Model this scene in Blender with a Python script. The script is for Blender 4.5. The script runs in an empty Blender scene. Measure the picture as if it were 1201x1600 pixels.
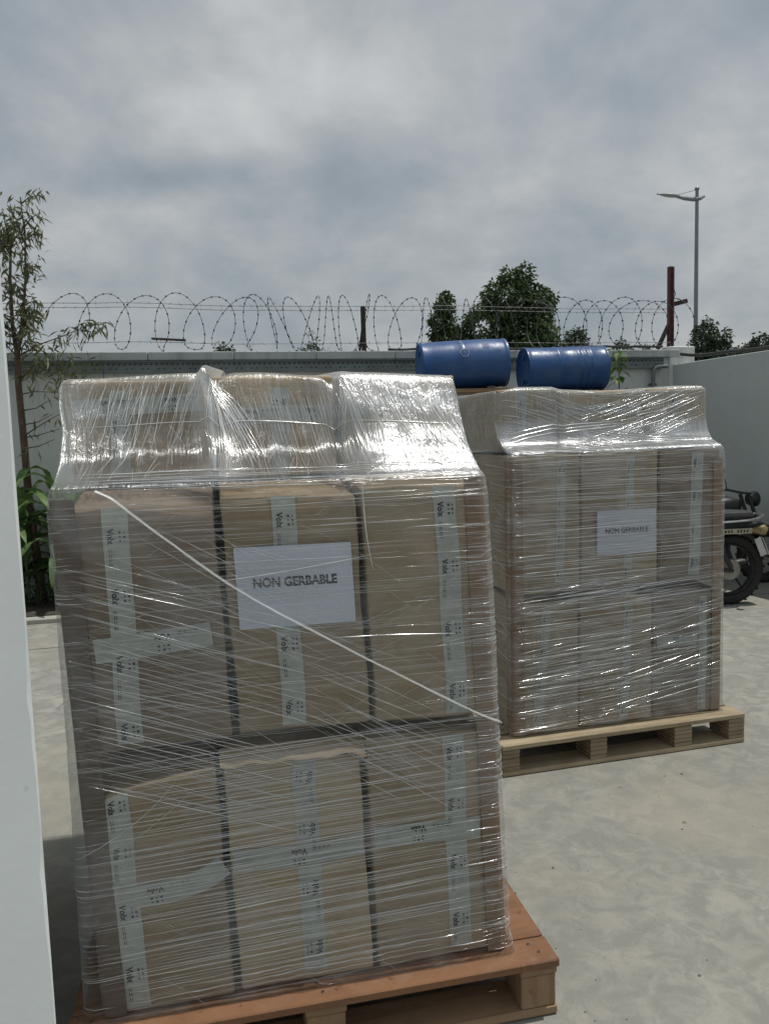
import bpy, math, random
from mathutils import Vector, Matrix, noise
R = math.radians
rnd = random.Random(7)
scn = bpy.context.scene
col = scn.collection

# ------------------------------------------------------------------ helpers
class MB:
    """collects geometry for ONE mesh object"""
    def __init__(s):
        s.v = []; s.f = []; s.m = []; s.uv = {}
    def add(s, verts, faces, mi=0):
        o = len(s.v); s.v += [tuple(p) for p in verts]
        for f in faces:
            s.f.append(tuple(i + o for i in f)); s.m.append(mi)
        return o
    def box(s, c, d, rz=0.0, mi=0, mat=None, bev=0.0):
        hx, hy, hz = d[0] / 2, d[1] / 2, d[2] / 2
        M = mat if mat is not None else Matrix.Rotation(rz, 3, 'Z')
        c = Vector(c)
        if bev <= 0:
            P = [c + M @ Vector((x * hx, y * hy, z * hz)) for z in (-1, 1) for y in (-1, 1) for x in (-1, 1)]
            s.add(P, [(0, 2, 3, 1), (4, 5, 7, 6), (0, 1, 5, 4), (2, 6, 7, 3), (0, 4, 6, 2), (1, 3, 7, 5)], mi)
        else:
            b = min(bev, hx * .9, hy * .9, hz * .9)
            bm_v = []; ring = []
            lev = [(-hz, b), (-hz + b, 0), (hz - b, 0), (hz, b)]
            for z, i in lev:
                x, y = hx - i, hy - i
                bb = b if i == 0 else b * .5
                pts = [(-x + bb, -y), (x - bb, -y), (x, -y + bb), (x, y - bb), (x - bb, y), (-x + bb, y), (-x, y - bb), (-x, -y + bb)]
                ring.append([c + M @ Vector((px, py, z)) for px, py in pts])
            vs = [p for r_ in ring for p in r_]
            fs = [tuple(range(7, -1, -1)), tuple(range(24, 32))]
            for k in range(3):
                for i in range(8):
                    j = (i + 1) % 8
                    fs.append((k * 8 + i, k * 8 + j, k * 8 + 8 + j, k * 8 + 8 + i))
            s.add(vs, fs, mi)
    def tube(s, pts, r, n=6, mi=0, taper=None, cap=True, flat=1.0):
        pts = [Vector(p) for p in pts]
        N = len(pts)
        if N < 2: return
        vs = []; prev = None
        for i, p in enumerate(pts):
            t = (pts[min(i + 1, N - 1)] - pts[max(i - 1, 0)])
            if t.length < 1e-9: t = Vector((0, 0, 1))
            t.normalize()
            if prev is None:
                a = Vector((0, 0, 1)) if abs(t.z) < .9 else Vector((1, 0, 0))
                nn = t.cross(a).normalized()
            else:
                nn = prev - t * prev.dot(t)
                if nn.length < 1e-6: nn = t.orthogonal()
                nn.normalize()
            prev = nn; bb = t.cross(nn)
            rr = r(i / (N - 1)) if callable(r) else r
            if taper: rr *= taper(i / (N - 1))
            for k in range(n):
                a = 2 * math.pi * k / n
                vs.append(p + nn * (math.cos(a) * rr) + bb * (math.sin(a) * rr * flat))
        fs = []
        for i in range(N - 1):
            for k in range(n):
                j = (k + 1) % n
                fs.append((i * n + k, i * n + j, (i + 1) * n + j, (i + 1) * n + k))
        if cap:
            fs.append(tuple(range(n - 1, -1, -1))); fs.append(tuple(range((N - 1) * n, N * n)))
        s.add(vs, fs, mi)
    def lathe(s, prof, M, n=32, mi=0):
        """prof [(r, h)], axis = local z of M (4x4)"""
        vs = []; fs = []
        for r_, h in prof:
            for k in range(n):
                a = 2 * math.pi * k / n
                vs.append(M @ Vector((r_ * math.cos(a), r_ * math.sin(a), h)))
        for i in range(len(prof) - 1):
            for k in range(n):
                j = (k + 1) % n
                fs.append((i * n + k, i * n + j, (i + 1) * n + j, (i + 1) * n + k))
        if prof[0][0] > 1e-5: fs.append(tuple(range(n - 1, -1, -1)))
        if prof[-1][0] > 1e-5: fs.append(tuple(range((len(prof) - 1) * n, len(prof) * n)))
        s.add(vs, fs, mi)
    def ring(s, c, R0, r, ax='y', n=40, m=8, mi=0, M=None):
        vs = []; fs = []
        for i in range(n):
            a = 2 * math.pi * i / n
            for k in range(m):
                b = 2 * math.pi * k / m
                rr = R0 + r[0] * math.cos(b); h = r[1] * math.sin(b)
                p = Vector((rr * math.cos(a), h, rr * math.sin(a)))
                if M is not None: p = M @ p
                vs.append(Vector(c) + p)
        for i in range(n):
            for k in range(m):
                i2 = (i + 1) % n; k2 = (k + 1) % m
                fs.append((i * m + k, i2 * m + k, i2 * m + k2, i * m + k2))
        s.add(vs, fs, mi)
    def build(s, name, mats, parent=None, loc=(0, 0, 0), rz=0.0, smooth=True, sharp=35):
        me = bpy.data.meshes.new(name)
        me.from_pydata(s.v, [], s.f)
        if not isinstance(mats, (list, tuple)): mats = [mats]
        for m in mats: me.materials.append(m)
        me.polygons.foreach_set('material_index', s.m)
        if smooth:
            me.polygons.foreach_set('use_smooth', [True] * len(me.polygons))
            if sharp: me.set_sharp_from_angle(angle=R(sharp))
        me.update()
        o = bpy.data.objects.new(name, me); col.objects.link(o)
        o.location = loc; o.rotation_euler = (0, 0, rz)
        if parent is not None: o.parent = parent
        return o

def tag(o, label=None, cat=None, group=None, kind=None):
    if label: o['label'] = label
    if cat: o['category'] = cat
    if group: o['group'] = group
    if kind: o['kind'] = kind
    return o
def empty(name, loc, rz, label, cat, group=None):
    o = bpy.data.objects.new(name, None); col.objects.link(o)
    o.empty_display_size = .1
    o.location = loc; o.rotation_euler = (0, 0, rz)
    return tag(o, label, cat, group)
def lerp(a, b, t): return a + (b - a) * t
def sstep(a, b, x):
    t = max(0., min(1., (x - a) / (b - a))); return t * t * (3 - 2 * t)

# ------------------------------------------------------------------ materials
class NT:
    def __init__(s, name):
        s.mat = bpy.data.materials.new(name); s.mat.use_nodes = True
        s.t = s.mat.node_tree; s.t.nodes.clear()
        s.out = s.n('ShaderNodeOutputMaterial')
    def n(s, ty, **kw):
        nd = s.t.nodes.new(ty)
        for k, v in kw.items(): setattr(nd, k, v)
        return nd
    def l(s, a, b): s.t.links.new(a, b)
    def coord(s, which='Object', scale=(1, 1, 1)):
        tc = s.n('ShaderNodeTexCoord'); mp = s.n('ShaderNodeMapping')
        mp.inputs['Scale'].default_value = scale
        s.l(tc.outputs[which], mp.inputs['Vector']); return mp.outputs[0]
    def noise(s, vec, scale, detail=4, rough=.55, dist=0.0):
        nd = s.n('ShaderNodeTexNoise'); nd.inputs['Scale'].default_value = scale
        nd.inputs['Detail'].default_value = detail; nd.inputs['Roughness'].default_value = rough
        nd.inputs['Distortion'].default_value = dist
        s.l(vec, nd.inputs['Vector']); return nd.outputs['Fac']
    def ramp(s, fac, stops, interp='LINEAR'):
        nd = s.n('ShaderNodeValToRGB'); cr = nd.color_ramp; cr.interpolation = interp
        while len(cr.elements) < len(stops): cr.elements.new(.5)
        for e, (p, c) in zip(cr.elements, stops):
            e.position = p; e.color = (c[0], c[1], c[2], 1) if hasattr(c, '__len__') else (c, c, c, 1)
        s.l(fac, nd.inputs[0]); return nd.outputs[0]
    def mix(s, fac, a, b, mode='MIX'):
        nd = s.n('ShaderNodeMix', data_type='RGBA', blend_type=mode)
        for sock, val in ((nd.inputs[0], fac), (nd.inputs[6], a), (nd.inputs[7], b)):
            if hasattr(val, 'is_linked'): s.l(val, sock)
            elif hasattr(val, '__len__'): sock.default_value = (val[0], val[1], val[2], 1)
            else: sock.default_value = val
        return nd.outputs[2]
    def math(s, op, a, b=None, clamp=False):
        nd = s.n('ShaderNodeMath', operation=op, use_clamp=clamp)
        for sock, val in ((nd.inputs[0], a), (nd.inputs[1], b)):
            if val is None: continue
            if hasattr(val, 'is_linked'): s.l(val, sock)
            else: sock.default_value = val
        return nd.outputs[0]
    def bump(s, h, strength=.3, dist=.01):
        nd = s.n('ShaderNodeBump'); nd.inputs['Strength'].default_value = strength
        nd.inputs['Distance'].default_value = dist; s.l(h, nd.inputs['Height']); return nd.outputs[0]
    def pbr(s, color, rough=.6, metal=0., normal=None, spec=.5):
        nd = s.n('ShaderNodeBsdfPrincipled')
        for key, val in (('Base Color', color), ('Roughness', rough), ('Metallic', metal), ('Specular IOR Level', spec)):
            if hasattr(val, 'is_linked'): s.l(val, nd.inputs[key])
            elif hasattr(val, '__len__'): nd.inputs[key].default_value = (val[0], val[1], val[2], 1)
            else: nd.inputs[key].default_value = val
        if normal is not None: s.l(normal, nd.inputs['Normal'])
        s.l(nd.outputs[0], s.out.inputs[0]); return nd

def simple(name, c, rough=.6, metal=0., var=.25, scale=8, bump=.15, spec=.5, dirt=None):
    m = NT(name); v = m.coord()
    f = m.noise(v, scale, 5)
    c0 = tuple(x * (1 - var) for x in c); c1 = tuple(min(1, x * (1 + var)) for x in c)
    colr = m.ramp(f, [(.3, c0), (.7, c1)])
    if dirt is not None:
        g = m.ramp(m.noise(v, scale * .35, 6, .65), [(.48, 0), (.66, 1)])
        colr = m.mix(g, colr, dirt)
    rg = m.ramp(m.noise(v, scale * 2.3, 3), [(.3, max(.05, rough - .1)), (.7, min(1, rough + .1))])
    m.pbr(colr, rg, metal, m.bump(m.noise(v, scale * 6, 3), bump, .01), spec)
    return m.mat

# concrete yard
def m_concrete():
    m = NT('concrete_yard'); v = m.coord()
    big = m.noise(v, .55, 6, .6, .4); mid = m.noise(v, 3.2, 8, .65, .2); fine = m.noise(v, 70, 4, .7)
    c = m.ramp(big, [(.30, (.27, .262, .23)), (.5, (.335, .333, .298)), (.72, (.40, .392, .35))])
    c = m.mix(m.ramp(mid, [(.36, .6), (.58, 0)]), c, (.24, .235, .208))
    c = m.mix(m.ramp(m.noise(v, 7, 8, .75, .5), [(.45, 0), (.75, .35)]), c, (.45, .425, .355))
    c = m.mix(m.ramp(m.noise(v, 9, 9, .72, .6), [(.43, .95), (.58, 0)]), c, (.228, .232, .214))
    c = m.mix(m.ramp(m.noise(v, 1.1, 4, .6, .8), [(.52, 0), (.68, .45)]), c, (.37, .335, .265))
    c = m.mix(m.math('MULTIPLY', fine, .5), c, (.22, .215, .19))
    cv = m.n('ShaderNodeTexVoronoi', feature='DISTANCE_TO_EDGE'); cv.inputs['Scale'].default_value = .55
    dv = m.n('ShaderNodeMix', data_type='VECTOR'); dn = m.n('ShaderNodeTexNoise'); dn.inputs['Scale'].default_value = 2.2; dn.inputs['Detail'].default_value = 7; m.l(v, dn.inputs['Vector'])
    dv.inputs[0].default_value = .35; m.l(v, dv.inputs[4]); m.l(dn.outputs['Color'], dv.inputs[5]); m.l(dv.outputs[1], cv.inputs['Vector'])
    crack = m.math('MULTIPLY', m.ramp(cv.outputs['Distance'], [(.0, 1), (.0022, 0)]), m.ramp(big, [(.5, 0), (.6, .75)]))
    c = m.mix(crack, c, (.10, .098, .088))
    c = m.mix(m.ramp(m.noise(v, 160, 2, .5), [(.70, 0), (.76, .55)]), c, (.13, .125, .11))
    sp = m.n('ShaderNodeTexVoronoi'); sp.inputs['Scale'].default_value = 4.5; m.l(v, sp.inputs['Vector'])
    spot = m.ramp(sp.outputs['Distance'], [(.035, .8), (.06, 0)])
    c = m.mix(spot, c, (.12, .11, .10))
    h = m.math('ADD', m.math('MULTIPLY', mid, .7), m.math('MULTIPLY', fine, .3))
    m.pbr(c, .85, 0, m.bump(h, .5, .014), .3)
    return m.mat
def m_plaster(name, c, dirt, amt=.5, streak=True, bmp=.2):
    m = NT(name); v = m.coord(); vs = m.coord('Object', (5, 5, .55))
    a = m.noise(v, 1.3, 6, .6); s_ = m.noise(vs, 1.6, 6, .65)
    colr = m.ramp(a, [(.3, tuple(x * .92 for x in c)), (.7, tuple(min(1, x * 1.05) for x in c))])
    if streak: colr = m.mix(m.ramp(s_, [(.48, 0), (.75, amt)]), colr, dirt)
    pk = m.ramp(m.noise(v, 9, 3, .5), [(.70, 0), (.73, .7)])
    colr = m.mix(pk, colr, dirt)
    m.pbr(colr, .8, 0, m.bump(m.noise(v, 45, 5, .6), bmp, .008), .3)
    return m.mat
def m_card(name, c, warm=0.0):
    m = NT(name); v = m.coord()
    vs = m.coord('Object', (2.0, 2.0, 95.0))
    fl = m.noise(vs, 1.0, 3, .5)             # flutes of the corrugated board
    big = m.noise(v, 5.5, 6, .6, .3)
    c0 = tuple(x * .72 for x in c)
    colr = m.ramp(big, [(.3, c0), (.68, c)])
    colr = m.mix(m.math('MULTIPLY', m.ramp(fl, [(.35, 1), (.6, 0)]), .35), colr, tuple(x * .6 for x in c))
    colr = m.mix(m.ramp(m.noise(v, 260, 2), [(.55, 0), (.8, .5)]), colr, tuple(min(1, x * 1.25) for x in c))
    h = m.math('ADD', m.math('MULTIPLY', fl, .5), m.noise(v, 14, 4))
    m.pbr(colr, .8, 0, m.bump(h, .35, .006), .25)
    return m.mat
def m_wood(name, c, c2, axis=0, sc=1.0, knots=True):
    m = NT(name)
    s3 = [26 * sc] * 3; s3[axis] = 1.6 * sc
    v = m.coord('Object', tuple(s3)); v0 = m.coord()
    g = m.noise(v, 1.0, 6, .6, .6); b = m.noise(v0, 6, 4)
    colr = m.ramp(g, [(.28, c2), (.5, c), (.74, tuple(min(1, x * 1.3) for x in c))])
    colr = m.mix(m.ramp(b, [(.45, 0), (.75, .55)]), colr, c2)
    colr = m.mix(m.ramp(m.noise(v0, 17, 7, .7, .5), [(.50, 0), (.72, .5)]), colr, tuple(x * .75 + .10 for x in c))
    colr = m.mix(m.ramp(m.noise(v0, 42, 4, .6), [(.64, 0), (.72, .55)]), colr, tuple(x * .35 for x in c2))
    m.pbr(colr, .75, 0, m.bump(g, .4, .004), .3)
    return m.mat
def m_film(name, base, wall=True, amt=.3):
    """thin clear stretch film: mostly clear, with a milky veil and glossy creases along the wrap"""
    m = NT(name)
    uvn = m.n('ShaderNodeUVMap'); uvn.uv_map = 'UVMap'
    def mp(sx, sy, rot=0):
        k = m.n('ShaderNodeMapping'); k.inputs['Scale'].default_value = (sx, sy, 1)
        k.inputs['Rotation'].default_value = (0, 0, rot); m.l(uvn.outputs[0], k.inputs['Vector']); return k.outputs[0]
    if wall:
        h1 = m.noise(mp(2.2, 130, R(-2)), 1, 4, .6, .3); h2 = m.noise(mp(3.0, 90, R(14)), 1, 4, .6, .3); iso = m.noise(mp(1, 1), 38, 4, .6, .6)
    else:
        h1 = m.noise(mp(150, 5.0, R(4)), 1, 4, .6, .4); h2 = m.noise(mp(90, 3.5, R(-10)), 1, 3, .6, .4); iso = m.noise(mp(1, 1), 26, 5, .6, .8)
    h = m.math('ADD', m.math('ADD', m.math('MULTIPLY', h1, .9), m.math('MULTIPLY', h2, .6)), m.math('MULTIPLY', iso, .25 if wall else .55))
    nrm = m.bump(h, .75 if wall else .8, .006 if wall else .0055)
    big = m.noise(mp(1, 1), 5, 4, .6, 1.0)
    st = m.ramp(h1, [(.55, 0), (.64, 1)]); st2 = m.ramp(h2, [(.56, 0), (.66, 1)])
    gl = m.n('ShaderNodeBsdfGlossy'); gl.inputs['Roughness'].default_value = .16 if wall else .24
    gl.inputs['Color'].default_value = (.95, .97, 1, 1); m.l(nrm, gl.inputs['Normal'])
    df = m.n('ShaderNodeBsdfDiffuse'); df.inputs['Color'].default_value = (.78, .82, .83, 1)
    tr = m.n('ShaderNodeBsdfTranslucent'); tr.inputs['Color'].default_value = (.78, .82, .83, 1)
    mx0 = m.n('ShaderNodeMixShader'); mx0.inputs[0].default_value = .4; m.l(df.outputs[0], mx0.inputs[1]); m.l(tr.outputs[0], mx0.inputs[2])
    mx = m.n('ShaderNodeMixShader'); mx.inputs[0].default_value = .55 if wall else .72; m.l(mx0.outputs[0], mx.inputs[1]); m.l(gl.outputs[0], mx.inputs[2])
    lw = m.n('ShaderNodeLayerWeight'); lw.inputs['Blend'].default_value = .25; m.l(nrm, lw.inputs['Normal'])
    fac = m.math('ADD', base, m.math('MULTIPLY', st, amt * .55))
    fac = m.math('ADD', fac, m.math('MULTIPLY', st2, amt * .3))
    fac = m.math('ADD', fac, m.math('MULTIPLY', m.ramp(big, [(.4, 0), (.68, 1)]), amt * .55))
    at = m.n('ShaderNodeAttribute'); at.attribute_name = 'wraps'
    fac = m.math('ADD', fac, m.math('MULTIPLY', at.outputs['Fac'], .38))  # per-vertex mask adds opacity where glare is painted into the film
    fac = m.math('ADD', fac, m.math('MULTIPLY', lw.outputs['Fresnel'], .35), True)
    tp = m.n('ShaderNodeBsdfTransparent'); tp.inputs['Color'].default_value = (.97, .98, .98, 1)
    o = m.n('ShaderNodeMixShader'); m.l(fac, o.inputs[0]); m.l(tp.outputs[0], o.inputs[1]); m.l(mx.outputs[0], o.inputs[2])
    m.l(o.outputs[0], m.out.inputs[0])
    return m.mat
def m_fold(name, fac=.55, rough=.2, gloss=.55):
    m = NT(name)
    gl = m.n('ShaderNodeBsdfGlossy'); gl.inputs['Roughness'].default_value = rough; gl.inputs['Color'].default_value = (1, 1, 1, 1)
    df = m.n('ShaderNodeBsdfDiffuse'); df.inputs['Color'].default_value = (.82, .86, .87, 1)
    mx = m.n('ShaderNodeMixShader'); mx.inputs[0].default_value = gloss; m.l(df.outputs[0], mx.inputs[1]); m.l(gl.outputs[0], mx.inputs[2])
    tp = m.n('ShaderNodeBsdfTransparent')
    o = m.n('ShaderNodeMixShader'); o.inputs[0].default_value = fac; m.l(tp.outputs[0], o.inputs[1]); m.l(mx.outputs[0], o.inputs[2])
    m.l(o.outputs[0], m.out.inputs[0]); return m.mat
def m_tape(name):
    m = NT(name); v = m.coord()
    f = m.noise(v, 30, 5, .6)
    colr = m.ramp(f, [(.3, (.39, .41, .385)), (.7, (.51, .535, .51))])
    p = m.pbr(colr, .32, 0, m.bump(m.noise(v, 55, 3), .25, .003), .5)
    tp = m.n('ShaderNodeBsdfTransparent'); o = m.n('ShaderNodeMixShader'); o.inputs[0].default_value = .86
    m.l(tp.outputs[0], o.inputs[1]); m.l(p.outputs[0], o.inputs[2]); m.l(o.outputs[0], m.out.inputs[0])
    return m.mat
def m_leaf(name, c0, c1):
    m = NT(name)
    oi = m.n('ShaderNodeNewGeometry')
    colr = m.ramp(oi.outputs['Random Per Island'], [(0, c0), (1, c1)])
    df = m.n('ShaderNodeBsdfPrincipled'); m.l(colr, df.inputs['Base Color']); df.inputs['Roughness'].default_value = .5
    df.inputs['Specular IOR Level'].default_value = .35
    tr = m.n('ShaderNodeBsdfTranslucent'); m.l(colr, tr.inputs['Color'])
    mx = m.n('ShaderNodeMixShader'); mx.inputs[0].default_value = .25
    m.l(df.outputs[0], mx.inputs[1]); m.l(tr.outputs[0], mx.inputs[2]); m.l(mx.outputs[0], m.out.inputs[0])
    return m.mat

MAT = dict(
    concrete=m_concrete(),
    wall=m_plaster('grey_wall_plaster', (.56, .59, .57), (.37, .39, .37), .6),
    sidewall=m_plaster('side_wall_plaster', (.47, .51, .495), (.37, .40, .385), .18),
    coping=m_plaster('coping_concrete', (.42, .45, .44), (.22, .235, .23), .7),
    white=m_plaster('white_wall_paint', (.80, .845, .85), (.55, .59, .60), .10, True, .05),
    pier=m_plaster('pier_plaster', (.66, .68, .66), (.4, .41, .4), .4),
    tray=simple('tray_steel', (.16, .19, .19), .6, .3, .2, 5),
    slot=simple('tray_slot', (.03, .035, .035), .9),
    tape=m_tape('printed_tape'), ink=simple('tape_ink', (.015, .018, .028), .6, 0, .2),
    paper=simple('sheet_paper', (.60, .64, .74), .7, 0, .03, 20, .1), black_ink=simple('sheet_ink', (.02, .02, .025), .6),
    cards=[m_card('kraft_board_a', (.36, .28, .19)), m_card('kraft_board_b', (.42, .335, .235)), m_card('kraft_board_c', (.27, .212, .162)), m_card('kraft_board_d', (.53, .415, .275))],
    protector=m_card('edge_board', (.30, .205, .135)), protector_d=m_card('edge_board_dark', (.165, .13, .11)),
    ply=m_wood('red_plywood', (.225, .115, .060), (.12, .062, .038), 0, .5),
    pine=m_wood('pine_board', (.29, .19, .11), (.175, .11, .065), 0), pineb=m_wood('pine_block', (.275, .175, .10), (.165, .10, .058), 2),
    pale=m_wood('pale_board', (.385, .315, .21), (.225, .178, .115), 0), chip=m_wood('chip_block', (.29, .23, .15), (.16, .12, .08), 0),
    film_w=m_film('film_on_sides', .02, True, .24), film_t=m_film('film_over_top', .035, False, .20),
    film_w2=m_film('film_on_sides_far', .045, True, .36), film_t2=m_film('film_over_top_far', .10, False, .38),
    fold2=m_fold('film_crease_far', .68, .16, .5), fold=m_fold('film_crease', .60, .16, .45), fold_b=m_fold('film_crease_thick', .68, .2, .55), rope=m_fold('film_rope', .27, .4, .2), rope2=m_fold('film_rope_core', .35, .3, .3),
    blue=simple('blue_plastic', (.010, .066, .215), .42, 0, .12, 6, .1, .5, (.03, .085, .22)),
    blue2=simple('blue_painted_steel', (.010, .064, .20), .36, 0, .15, 7, .15, .5, (.03, .08, .20)),
    white_mark=simple('white_marking', (.32, .38, .5), .7),
    darkblue=simple('drum_lid_blue', (.02, .05, .18), .5),
    rust=simple('red_brown_steel', (.10, .035, .035), .8, .0, .35, 14), darkrust=simple('dark_rust_steel', (.04, .028, .026), .85, 0, .3, 14),
    wire=simple('wire_steel', (.10, .10, .105), .55, .5, .3, 20), lampgrey=simple('lamp_steel', (.20, .23, .25), .5, .4, .1, 5),
    lamphead=simple('lamp_head_grey', (.25, .28, .30), .5, .2, .1, 5),
    rubber=simple('tyre_rubber', (.025, .024, .023), .85, 0, .3, 20), black=simple('black_plastic', (.02, .021, .023), .4, 0, .3, 10),
    seat=simple('seat_vinyl', (.025, .026, .028), .7, 0, .2, 20), alloy=simple('dull_alloy', (.34, .33, .30), .5, .3, .2, 15),
    chrome=simple('chrome_bar', (.7, .7, .7), .18, 1.0, .05, 8, .05), darkmetal=simple('dark_engine_metal', (.06, .06, .06), .45, .6, .3, 12),
    amber=simple('amber_lens', (.40, .31, .17), .25, 0, .1, 10), platew=simple('plate_white', (.62, .62, .58), .5, 0, .1, 20), platey=simple('faded_cream_plate', (.42, .38, .28), .6, 0, .15, 20),
    bark=simple('sapling_bark', (.095, .062, .045), .9, 0, .35, 25, .5), bark2=simple('tree_bark', (.07, .055, .042), .9, 0, .35, 12, .5),
    leaf_e=m_leaf('eucalyptus_leaf', (.065, .085, .042), (.18, .195, .09)), leaf_big=m_leaf('dense_leaf', (.03, .055, .026), (.10, .15, .06)),
    leaf_far=m_leaf('far_leaf', (.03, .048, .03), (.08, .105, .06)), leaf_m=m_leaf('maize_leaf', (.055, .12, .035), (.13, .215, .07)),
    leaf_v=m_leaf('weed_leaf', (.05, .11, .02), (.12, .21, .04)), stalk=simple('maize_stalk', (.09, .12, .045), .7, 0, .3, 12),
    soil=simple('planter_soil', (.06, .05, .038), .95, 0, .35, 14, .6), kerb=m_plaster('kerb_concrete', (.40, .39, .34), (.25, .24, .21), .5),
    cable=simple('black_cable', (.03, .032, .032), .6), grass=m_leaf('undergrowth_leaf', (.03, .05, .02), (.085, .12, .045)),
    steel=simple('rack_steel', (.12, .13, .14), .6, .4),
)

# ------------------------------------------------------------------ world, sun, camera
sun_dir = Vector((.30, .06, 1.0)).normalized()
elev = math.asin(sun_dir.z); az = math.atan2(sun_dir.x, sun_dir.y)
w = bpy.data.worlds.new("World"); scn.world = w; w.use_nodes = True
nt = w.node_tree; nt.nodes.clear()
class WT(NT):
    def __init__(s): s.t = nt
W = WT()
wo = W.n('ShaderNodeOutputWorld')
sky = W.n('ShaderNodeTexSky'); sky.sky_type = 'NISHITA'; sky.sun_disc = False
sky.sun_elevation = elev; sky.sun_rotation = az; sky.air_density = 1.0; sky.dust_density = 2.0
bg1 = W.n('ShaderNodeBackground'); bg1.inputs[1].default_value = .10; W.l(sky.outputs[0], bg1.inputs[0])
tc = W.n('ShaderNodeTexCoord'); sep = W.n('ShaderNodeSeparateXYZ'); W.l(tc.outputs['Generated'], sep.inputs[0])
zc = W.math('ADD', W.math('MAXIMUM', sep.outputs[2], 0.0), .48)
cmb = W.n('ShaderNodeCombineXYZ'); W.l(W.math('DIVIDE', sep.outputs[0], zc), cmb.inputs[0]); W.l(W.math('DIVIDE', sep.outputs[1], zc), cmb.inputs[1])
big = W.noise(cmb.outputs[0], 1.9, 7, .55, .25)
fine = W.noise(cmb.outputs[0], 4.6, 8, .58, .2)
def blob(d, sx, sz, amp):
    d = Vector(d)
    a = W.math('DIVIDE', W.math('SUBTRACT', W.math('DIVIDE', sep.outputs[0], W.math('MAXIMUM', sep.outputs[1], .05)), d.x / d.y), sx)
    b = W.math('DIVIDE', W.math('SUBTRACT', W.math('DIVIDE', sep.outputs[2], W.math('MAXIMUM', sep.outputs[1], .05)), d.z / d.y), sz)
    q = W.math('ADD', W.math('MULTIPLY', a, a), W.math('MULTIPLY', b, b))
    return W.math('MULTIPLY', W.math('POWER', 2.718, W.math('MULTIPLY', q, -1.0)), amp)
cl = W.math('ADD', W.math('MULTIPLY', big, .58), W.math('MULTIPLY', fine, .42))
for bl in [((-.18, 1, .43), .26, .11, .10), ((-.24, 1, .335), .11, .025, -.14), ((.35, 1, .30), .22, .12, .05), ((-.30, 1, .29), .10, .025, .06), ((-.02, 1, .30), .10, .05, -.04), ((.16, 1, .42), .12, .06, .05), ((-.52, 1, .46), .12, .2, -.10),
           ((.10, 1, .17), .6, .05, -.035), ((.30, 1, .55), .12, .12, -.045), ((-.42, 1, .22), .25, .03, -.05)]:
    cl = W.math('ADD', cl, blob(*bl))
ccol = W.ramp(cl, [(.30, (.215, .25, .28)), (.42, (.285, .32, .34)), (.53, (.385, .402, .405)), (.66, (.54, .545, .535))])
bg2 = W.n('ShaderNodeBackground'); W.l(ccol, bg2.inputs[0])
hi = W.ramp(sep.outputs[2], [(.0, .86), (.35, 1.0), (1.0, 1.15)])
W.l(hi, bg2.inputs[1])
mxw = W.n('ShaderNodeMixShader'); mxw.inputs[0].default_value = .88
W.l(bg1.outputs[0], mxw.inputs[1]); W.l(bg2.outputs[0], mxw.inputs[2]); W.l(mxw.outputs[0], wo.inputs[0])

sl = bpy.data.lights.new('sun', 'SUN'); sl.energy = 2.45; sl.angle = R(.6); sl.color = (1, .965, .90)
so = bpy.data.objects.new('sun', sl); col.objects.link(so)
so.rotation_euler = (-sun_dir).to_track_quat('-Z', 'Y').to_euler(); so.location = (6, 2, 12)

cd = bpy.data.cameras.new('camera'); cam = bpy.data.objects.new('camera', cd); col.objects.link(cam); scn.camera = cam
cd.sensor_fit = 'VERTICAL'; cd.sensor_height = 24; cd.lens = 24 * 1202. / 1600.; cd.clip_start = .05; cd.clip_end = 2000
right = Vector((1.0, -.0027, -.0284)); fwd = Vector((0, .9955, -.0952)); fwd.normalize()
right = (right - fwd * right.dot(fwd)).normalized(); upv = right.cross(fwd)
M = Matrix((right, upv, -fwd)).transposed().to_4x4(); M.translation = Vector((0, 0, 1.5)); cam.matrix_world = M

scn.view_settings.view_transform = 'Standard'; scn.view_settings.look = 'None'; scn.view_settings.exposure = .18; scn.view_settings.gamma = 1
scn.cycles.max_bounces = 8; scn.cycles.transparent_max_bounces = 24; scn.cycles.diffuse_bounces = 3; scn.cycles.glossy_bounces = 3
scn.cycles.caustics_reflective = False; scn.cycles.caustics_refractive = False
try: scn.cycles.use_denoising = True
except Exception: pass

# ------------------------------------------------------------------ ground and walls
g = MB(); S = 900
g.add([(-S, -S, 0), (S, -S, 0), (S, S, 0), (-S, S, 0)], [(0, 1, 2, 3)])
tag(g.build('ground', MAT['concrete'], smooth=False), kind='structure')
gr = MB(); rg_ = random.Random(77)
for i in range(260):
    y = 1.7 + 6 * rg_.random() ** 1.6; x = rg_.uniform(-1.6, .75 * y + .3); sz = rg_.uniform(.0015, .0042) * (1.9 if rg_.random() < .08 else 1)
    c = Vector((x, y, sz * .3)); vs = [c + Vector((math.cos(a) * sz * rg_.uniform(.6, 1.2), math.sin(a) * sz * rg_.uniform(.6, 1.2), -sz * .3)) for a in (0, 1.2, 2.5, 3.7, 5)] + [c + Vector((rg_.uniform(-.3, .3) * sz, 0, sz * rg_.uniform(.3, .7)))]
    gr.add(vs, [(k, (k + 1) % 5, 5) for k in range(5)])
tag(gr.build('grit', simple('grit_stone', (.17, .16, .14), .9, 0, .5, 40), smooth=False), 'scattered dark grit and chips lying on the concrete yard', 'grit', None, 'stuff')
jt = MB()
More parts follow.
